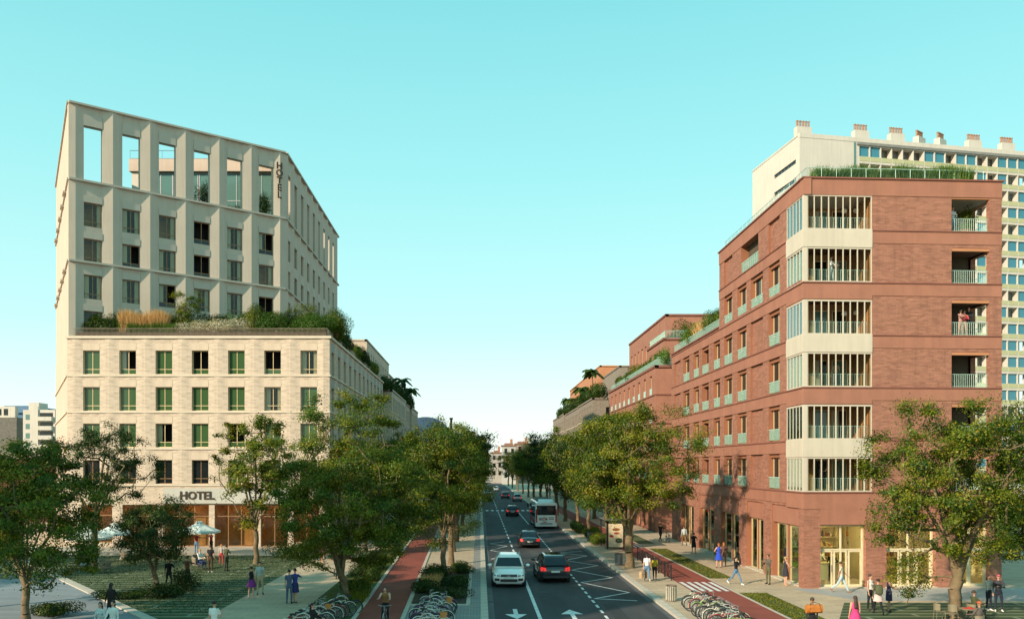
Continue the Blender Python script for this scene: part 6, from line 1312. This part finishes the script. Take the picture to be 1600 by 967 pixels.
def etube(b, p, q, A, B, side, mi, n=10):
    d = q-p; L = np.linalg.norm(d); d = d/L if L > 1e-6 else np.array([0,0,1.]); u = side-d*np.dot(side,d)
    if np.linalg.norm(u) < .2: u = np.array([0,1.,0])-d*d[1]
    u /= np.linalg.norm(u); w = np.cross(d,u); rings = []
    for t, f in ((-.95,.25),(-.7,.71),(0,1)): rings.append((p+d*t*min(A), f, A))
    for t, f in ((0,1),(.7,.71),(.95,.25)): rings.append((q+d*t*min(B), f, B))
    b.loft([[tuple(c+u*math.cos(2*PI*i/n)*r[0]*f+w*math.sin(2*PI*i/n)*r[1]*f) for i in range(n)] for c, f, r in rings], mi)
def build_people():
    tmp = []
    for D in PEOPLE:
        b = M()
        for p, q, A, B, side, mi in D['P']: etube(b, p, q, A, B, side, mi)
        me = b.mesh('body', [SK['l']]); o = bpy.data.objects.new('tmp', me); COL.objects.link(o)
        r = o.modifiers.new('r','REMESH'); r.mode = 'VOXEL'; r.voxel_size = .0165; r.use_smooth_shade = True
        s = o.modifiers.new('s','SMOOTH'); s.iterations = 3; s.factor = .5; tmp.append(o)
    dg = bpy.context.evaluated_depsgraph_get(); dg.update()
    outs = [bpy.data.meshes.new_from_object(o.evaluated_get(dg)) for o in tmp]
    for o in tmp: bpy.data.objects.remove(o)
    for D, me in zip(PEOPLE, outs):
        co = np.empty(len(me.vertices)*3); me.vertices.foreach_get('co', co); V = co.reshape(-1,3)
        nf = len(me.polygons); F = [list(p.vertices) for p in me.polygons]; ce = np.array([V[f].mean(0) for f in F])
        best = np.full(nf, 9.); mi = np.zeros(nf, int)
        for p, q, A, B, side, m_ in D['P']:
            d = q-p; L2 = max(d@d, 1e-9); t = np.clip(((ce-p)@d)/L2, 0, 1); c = p+t[:,None]*d; ra = A[0]+(B[0]-A[0])*t; rb = A[1]+(B[1]-A[1])*t
            df = ce-c; dn = d/math.sqrt(L2); u = side-dn*np.dot(side,dn)
            if np.linalg.norm(u) < .2: u = np.array([0,1.,0])-dn*dn[1]
            u = u/np.linalg.norm(u); w = np.cross(dn,u); e = np.sqrt((df@u/ra)**2+(df@w/rb)**2+(df@dn/np.minimum(ra,rb))**2); dist = (e-1)*np.minimum(ra,rb)
            ok = dist < best; best[ok] = dist[ok]; mi[ok] = m_
        me2 = M(); me2.v = [tuple(v) for v in V]; me2.f = F; me2.m = mi.tolist()
        for wr, d, s in D['hands']:          # four fingers and a thumb
            side = unit(np.cross(d, [0,.3*s,1.])); nrm = np.cross(side, d)
            for kf in range(4):
                o_ = wr+side*(kf-1.5)*.019; l1 = (.040,.046,.044,.034)[kf]; a = o_+d*l1; c = a+unit(d*.8-nrm*.6*s)*l1*.8
                me2.path([o_-d*.02, a, c], [.0095,.0088,.007], 5, 2)
            o_ = wr-d*.05+side*.03; me2.path([o_, o_+unit(d*.7+side*.7)*.035, o_+unit(d*.9+side*.4)*.065], [.011,.010,.008], 5, 2)
        hc, hf, hs = D['hc'], D['hf'], D['hs']
        for s in (-1,1): me2.ball(tuple(hc+hf*.083+hs*s*.031+np.array([0,0,.008])), .011, 6, 4, 4)
        me2.ball(tuple(hc+hf*.088-np.array([0,0,.052])), (.022,.012,.007), 8, 4, 5)
        mats = [cloth(D['top']), cloth(D['bot']), SK[D['skin']], cloth(D['shoes']), EYE, LIP]
        root = thing('person', D['label'], 'person', (D['x'], D['y'], D['z']+D['dz']*D['k']), D['rz'])
        body = obj('body', me2, mats, root, smooth=True); kids = [body]
        # hair
        hb = M(); c = hc-hf*.018+np.array([0,0,.026]); 
        if D['hat']: kids.append(obj('cap', M().ball(tuple(hc+np.array([0,0,.05])), (.093,.105,.075), 14, 8).loft([[tuple(hc+hs*.07*s+hf*.07+np.array([0,0,.055+dz_])) for s in (-1,1)]+[tuple(hc+hs*.05*s+hf*.17+np.array([0,0,.045+dz_])) for s in (1,-1)] for dz_ in (0,.012)]), cloth(D['hat']), root, smooth=True))
        hb.loft([[tuple(c+hs*math.cos(2*PI*i/14)*.088*math.sin(t)+hf*math.sin(2*PI*i/14)*.100*math.sin(t)+np.array([0,0,math.cos(t)*.104])) for i in range(14)] for t in [.05+1.72*j/6 for j in range(7)]])
        if D['hl']:
            L = D['hl']; hb.loft([[tuple(c-hf*(.035+.05*u)+hs*math.cos(2*PI*i/12)*(.086+.02*u-.03*u*u)+hf*math.sin(2*PI*i/12)*(.06-.02*u)-np.array([0,0,u*L])) for i in range(12)] for u in (0,.3,.6,.85,1)])
        kids.append(obj('hair', hb, HAIRM[D['hair']], root, smooth=True))
        if D['skirt']:
            col, top_, L, fl = D['skirt']; T = D['T']; rings = []
            for u in (0,.12,.4,.7,1):
                w = (.135,.162,.175+.03*fl,.185+.06*fl,.185+.10*fl)[(0,.12,.4,.7,1).index(u)]; cz = D['HIP'][2]+top_-u*L
                rings.append([(w*math.cos(2*PI*i/24)*(1+.04*fl*u*math.sin(i*2.2)), w*.80*math.sin(2*PI*i/24)*(1+.05*fl*u*math.cos(i*1.9)), cz) for i in range(24)])
            kids.append(obj('skirt', M().loft(rings, 0, False, False), cloth(col), root, smooth=True))
        if D['coat']:
            col, L = D['coat']; rings = [[(w*math.cos(2*PI*i/20), .012+w*.76*math.sin(2*PI*i/20), D['HIP'][2]+zz) for i in range(20)] for zz, w in ((.50,.13),(.44,.19),(.30,.185),(.14,.172),(0,.185),(-L*.5,.20),(-L,.215))]
            kids.append(obj('coat', M().loft(rings, 0, False, False), cloth(col), root, smooth=True))
        if D['pack']:
            T = D['T']; pc = T(.30,0,-.17); kids.append(obj('backpack', M().loft([[tuple(pc+np.array([sx*w, sy*.085, zz])) for sx, sy in ((-1,-.6),(-.7,-1),(.7,-1),(1,-.6),(1,.6),(.7,1),(-.7,1),(-1,.6))] for zz, w in ((-.22,.10),(-.17,.155),(.08,.165),(.18,.13),(.22,.07))]), cloth(D['pack']), root, smooth=True))
        for o in kids: o.scale = (D['k'],)*3
N_ = (.012,.012,.014); NV = (.02,.03,.09); WH = (.70,.68,.62); JE = (.10,.20,.32); TN = (.30,.22,.13)
def pp(px, py): x, y = gp(px, py); return x, y
P_ = person
# left foreground
P_('person in a long black coat walking away behind the pale dressed couple', -17.1, 38.1, 165, 1.78, N_, N_, 'walk', ('back','fwd'), hair='b', hairlen=.3, coat=((.018,.012,.012),.42), female=True)
P_('long haired woman in a pale top at the lower left edge', -15.35, 33.2, 5, 1.66, (.52,.56,.55), TN, 'stand', ('fold','down'), hair='n', hairlen=.34, female=True)
P_('man in a white open jacket beside the long haired woman', -14.75, 33.0, -8, 1.80, (.66,.68,.64), (.1,.1,.12), 'walk', ('down','fwd'), hair='b')
P_('man in a white shirt holding up a phone at the bottom edge', -10.55, 32.6, 165, 1.80, (.74,.74,.70), (.08,.09,.12), 'stand', ('down','phone'), hair='b', sleeves='short')
P_('woman in a black top and short purple skirt on the path', *pp(393,937), 175, 1.68, N_, (.20,.03,.20), 'weight', ('hip','down'), hair='b', sleeves='none', legs_bare=True, skirt=((.20,.03,.20),.1,.42,1.0), shoes=(.6,.55,.5), female=True)
P_('man in a pale jacket and cream trousers facing the purple skirted woman', *pp(406,932), 20, 1.80, (.48,.54,.52), (.52,.42,.26), 'weight', ('phone','down'), hair='b')
P_('left one of the embracing pair, in blue grey overalls', *pp(452,946), 180, 1.74, (.07,.10,.17), (.07,.10,.17), 'stand', ('down','hug'), hair='b', sleeves='short', shoes=N_)
P_('right one of the embracing pair, in a blue dress', *pp(461,945), 185, 1.78, (.03,.05,.28), (.03,.05,.28), 'cross', ('hug','hug'), hair='b', legs_bare=True, skirt=((.025,.03,.12),.1,.5,.2), female=True, sleeves='short', shoes=N_)
P_('dark haired woman in black beside the left bicycle row', -6.75, 33.1, 75, 1.68, N_, N_, 'walk', ('lap','phone'), hair='b', hairlen=.28, female=True)
P_('bearded cyclist in a brown waistcoat riding towards the viewer', -4.25, 36.9, 0, 1.80, (.24,.13,.05), N_, 'cycle', ('bar','bar'), hair='n', sleeves='none', lean=24, shoes=N_)
P_('woman in dark clothes walking up the sunny path', *pp(504,884), 178, 1.70, (.10,.05,.04), (.12,.06,.04), 'walk', ('down','down'), hair='n', legs_bare=True, skirt=((.12,.06,.04),.1,.45,.4), female=True)
P_('dark dressed person half hidden behind the small lawn tree', *pp(264,921), 30, 1.74, N_, (.03,.035,.03), 'walk', ('ear','down'), hair='b', shoes=(.6,.6,.6), hairlen=.15)
P_('man with a reddish brown top beside the small lawn tree', *pp(293,919), 60, 1.76, (.16,.06,.03), (.05,.03,.02), 'stand', ('out','phone'), hair='b')
P_('tall man in a black shirt seen from behind on the lawn', *pp(329,897), 175, 1.82, N_, (.07,.04,.02), 'stand', ('down','down'), hair='n', sleeves='short', shoes=(.6,.6,.58))
P_('man in camouflage colours on the lawn right of the black shirt', *pp(354,894), 150, 1.74, (.06,.07,.035), (.05,.05,.03), 'weight', ('down','fold'), hair='b')
P_('small person in red trousers behind the camouflage man', *pp(346,885), 10, 1.50, (.45,.40,.36), (.45,.05,.05), 'stand', ('hug','down'), hair='r')
P_('guest in white sitting in the woven chair with the blue blanket', xat(313,57.2), 57.1, 60, 1.72, WH, NV, 'sit', ('lap','lap'), hair='y', z=PZ+.06)
P_('waiter in a red shirt and jeans under the left part of the white parasol', *pp(307,868), 170, 1.76, (.42,.04,.04), JE, 'stand', ('out','out'), hair='b', sleeves='short')
P_('waiter in a red shirt leaning over a table under the white parasol', *pp(330,866), -30, 1.76, (.42,.04,.04), N_, 'stand', ('high','bar'), hair='b', sleeves='short')
P_('seated guest below the teal parasol on the left', xat(130,60.5), 60.6, -30, 1.72, (.10,.05,.03), N_, 'sit', ('lap','fold'), hair='r', z=PZ+.05)
# right pavement
P_('woman in a white shirt and jeans with shopping bags by the kerb', *pp(1011,911), 178, 1.74, (.72,.70,.70), JE, 'walk', ('carry','carry'), hair='b', hairlen=.12, sleeves='short', shoes=(.7,.65,.5), female=True)
P_('girl in a mustard top next to the woman with shopping bags', *pp(1023,909), 165, 1.56, (.38,.28,.02), N_, 'stride', ('down','down'), hair='n', hairlen=.1, female=True)
P_('woman in a black top and jeans walking with white shoes', *pp(1150,916), 40, 1.72, N_, JE, 'stride', ('fold','fold'), hair='b', hairlen=.26, shoes=(.75,.75,.72), female=True)
P_('woman in a bright blue dress on the right pavement', *pp(1123,889), 178, 1.70, (.02,.07,.52), (.02,.07,.52), 'stand', ('hip','out'), hair='r', hairlen=.15, sleeves='none', legs_bare=True, skirt=((.02,.07,.52),.12,.5,.9), female=True)
P_('red haired companion hidden behind the bright blue dress', *pp(1131,887), 160, 1.70, (.12,.06,.05), (.15,.08,.06), 'stand', ('down','down'), hair='r', hairlen=.2, female=True)
P_('woman in a short black dress on the shaded pavement', *pp(1084,867), 170, 1.70, N_, N_, 'stand', ('phone','hip'), hair='n', hairlen=.05, sleeves='short', legs_bare=True, skirt=(N_,.1,.5,.2), female=True)
P_('man in a pale shirt walking away along the shop windows', *pp(1069,854), 178, 1.78, (.42,.48,.48), (.16,.10,.04), 'walk', ('down','down'), hair='b')
P_('dark figure pushing a bicycle at the far end of the shops', *pp(1032,848), 140, 1.80, N_, N_, 'stride', ('bar','bar'), hair='b')
P_('man with a phone standing by the brick shop pier', 17.55, 50.0, -60, 1.78, (.10,.09,.07), (.10,.10,.05), 'stand', ('phone','phone'), skin='m', hair='n', shoes=(.03,.03,.03))
P_('blond woman in a dark dress reading her phone by the shop window', 18.35, 49.3, 100, 1.72, (.03,.03,.04), (.03,.03,.04), 'stand', ('phone','lap'), hair='y', sleeves='none', legs_bare=True, skirt=((.03,.03,.04),.1,.45,.2), shoes=(.5,.3,.2), female=True)
P_('man in a pale shirt and jeans leaving the corner shop', 20.55, 46.7, 60, 1.80, (.62,.52,.38), (.40,.52,.56), 'stride', ('fwd','back'), skin='m', hair='n', shoes=(.3,.15,.08), sleeves='short')
P_('man carrying an orange holdall on his back at the bottom edge', 13.75, 34.0, 178, 1.76, (.03,.04,.06), N_, 'walk', ('carry','carry'), skin='m', hair='n')
P_('long haired woman in a bright pink dress at the bottom edge', 15.9, 34.8, 176, 1.70, (.70,.05,.20), (.70,.05,.20), 'walk', ('down','down'), hair='n', hairlen=.46, sleeves='none', legs_bare=True, skirt=((.70,.05,.20),.14,.55,1.3), female=True)
P_('woman in a white vest and black trousers in the group of three', *pp(1360,957), 25, 1.76, WH, N_, 'stand', ('hip','down'), hair='n', sleeves='none', female=True)
P_('person with an olive backpack and pale tunic in the group of three', *pp(1372,963), 172, 1.72, (.07,.08,.04), N_, 'walk', ('down','fold'), hair='b', skirt=((.62,.45,.42),.08,.34,.5), pack=(.09,.10,.05), shoes=N_, female=True)
P_('woman in a fitted navy dress in the group of three', *pp(1389,959), 75, 1.74, (.03,.03,.07), (.03,.03,.07), 'weight', ('fold','lap'), hair='b', sleeves='none', legs_bare=True, skirt=((.03,.03,.07),.12,.52,.0), skin='m', female=True, shoes=N_)
P_('left one of two people in dark trousers under the right tree', *pp(1545,957), 20, 1.74, (.60,.56,.50), (.02,.025,.04), 'cross', ('phone','fold'), hair='n', shoes=(.75,.7,.65), hairlen=.15)
P_('right one of two people under the right tree, wearing a pink cap', *pp(1560,959), -20, 1.80, (.05,.05,.06), (.02,.025,.04), 'weight', ('fold','down'), hair='b', shoes=(.75,.7,.65), hat=(.5,.12,.14))
P_('man in an olive shirt sitting at the cafe table', xat(1520,38.1), 38.0, 100, 1.78, (.06,.07,.03), N_, 'sit', ('bar','lap'), hair='n', skin='m', z=PZ+.02)
P_('guest in a red cap sitting nearest the lower right corner', xat(1528,35.2), 35.1, 200, 1.76, (.12,.10,.08), N_, 'sit', ('lap','lap'), hair='r', skin='m', hat=(.42,.09,.06), z=PZ+.02)
# in and on the brick building
P_('dark silhouette of a customer inside the corner shop', RX+2.75, RY0+2.6, 160, 1.80, N_, (.03,.03,.03), 'stand', ('phone','hip'), hair='b', z=.17)
P_('shopkeeper in white behind the counter of the corner shop', RX+2.9, RY0+4.7, 10, 1.74, WH, N_, 'stand', ('lap','lap'), hair='n', z=.17)
P_('person in white at the rail of the topmost right loggia', RX+9.5, RY0+1.3, 10, 1.66, (.60,.62,.60), JE, 'weight', ('hip','lap'), hair='n', z=FL_[5]+.01)
for i, (dx, c, lab, hh) in enumerate(((0,(.45,.25,.22),'left one, with a child on the arm, of the three at the loggia rail',1.66),(.28,(.50,.06,.07),'red dressed middle one of the three at the loggia rail',1.6),(.62,(.02,.025,.03),'dark dressed right one of the three at the loggia rail',1.82))):
    P_(lab, RX+9.95+dx, RY0+1.25+.1*i, 20-30*i, hh, c, (.35,.2,.15) if i < 2 else N_, 'stand', ('fold','hug'), hair='n', hairlen=.12 if i < 2 else 0, z=FL_[3]+.01)
P_('person in pale clothes leaning in the fifth floor corner loggia', RX+2.0, RY0+.95, 40, 1.72, (.62,.64,.64), (.40,.5,.55), 'weight', ('lap','phone'), hair='n', z=FL_[4])
P_('woman in dark clothes standing in the lowest corner loggia', RX+1.4, RY0+1.0, 60, 1.70, N_, N_, 'stand', ('fold','phone'), hair='b', hairlen=.2, z=FL_[0], female=True)
P_('figure at the back of the second corner loggia from the bottom', RX+2.6, RY0+1.7, -20, 1.70, (.4,.34,.25), NV, 'stand', ('phone','down'), hair='n', z=FL_[2])
build_people()
bicycle('dark city bicycle ridden by the man in the brown waistcoat', -4.25, 36.75, R(-90), (.03,.03,.03), group=None)
bicycle('bicycle pushed by the dark figure at the end of the shops', pp(1037,849)[0]+.35, pp(1037,849)[1], R(60), (.25,.27,.27), group=None)
# things carried
bx_, by_ = pp(1011,911)
for dx, c, lab in ((-.34,(.55,.38,.22),'brown paper shopping bag held by the woman at the kerb'),(-.20,(.03,.025,.02),'black shopping bag held beside the brown paper bag')):
    t = thing('shopping_bag', lab, 'bag', (bx_+dx, by_-.1, PZ+.22)); obj('body', M().loft([[(-.16,-.06,0),(.16,-.06,0),(.16,.06,0),(-.16,.06,0)],[(-.17,-.05,.40),(.17,-.05,.40),(.17,.05,.40),(-.17,.05,.40)]]), cloth(c), t)
    for s in (-.045,.045): obj('handle', M().path([(-.07,s,.39),(-.05,s*.6,.52),(.05,s*.6,.52),(.07,s,.39)],.008,4), cloth(c), t)
t = thing('holdall', 'orange leather holdall carried on the back of the man at the bottom edge', 'bag', (13.75, 33.80, PZ+1.12), R(4)); OR = mat('orange_leather', (.50,.17,.03), .55, .15, 4, 20, .1)
obj('body', M().loft([[(x_, -.0-.13*c_, .20+.18*s_) for c_, s_ in [(math.cos(2*PI*i/12), math.sin(2*PI*i/12)) for i in range(12)]] for x_ in (-.33,-.31,.31,.33)]), OR, t); obj('pocket', M().box(-.2,.2,-.165,-.12,.10,.27), OR, t); obj('strap', M().path([(-.22,-.14,.2),(-.2,-.06,.42),(0,.02,.47),(.2,-.06,.42),(.22,-.14,.2)],.016,5), mat('strap_brown',(.15,.06,.02),.6), t)
t = thing('potted_tree', 'leafy potted tree in the topmost right loggia', 'potted plant', (RX+10.8, RY0+1.9, FL_[5]+.01)); obj('pot', M().lathe([(.18,0),(.25,.4),(.22,.4),(.2,.36)], 14), TERRA, t); obj('trunk', M().path([(0,0,.3),(.05,0,.8),(0,.05,1.3)],.02,5), BARK, t); obj('crown', bush_mesh(201, 1100, .6, .5, 1.9, .11, LEAF), None, t, (.0,0,.35))
t = thing('potted_plant', 'small green plant with wide pot at the topmost loggia rail', 'potted plant', (RX+10.1, RY0+1.05, FL_[5]+.01)); obj('pot', M().lathe([(.2,0),(.32,.22),(.28,.22)], 14), TERRA, t); obj('foliage', bush_mesh(202, 300, .3, .3, .5, .08, LEAFB), None, t, (0,0,.18))
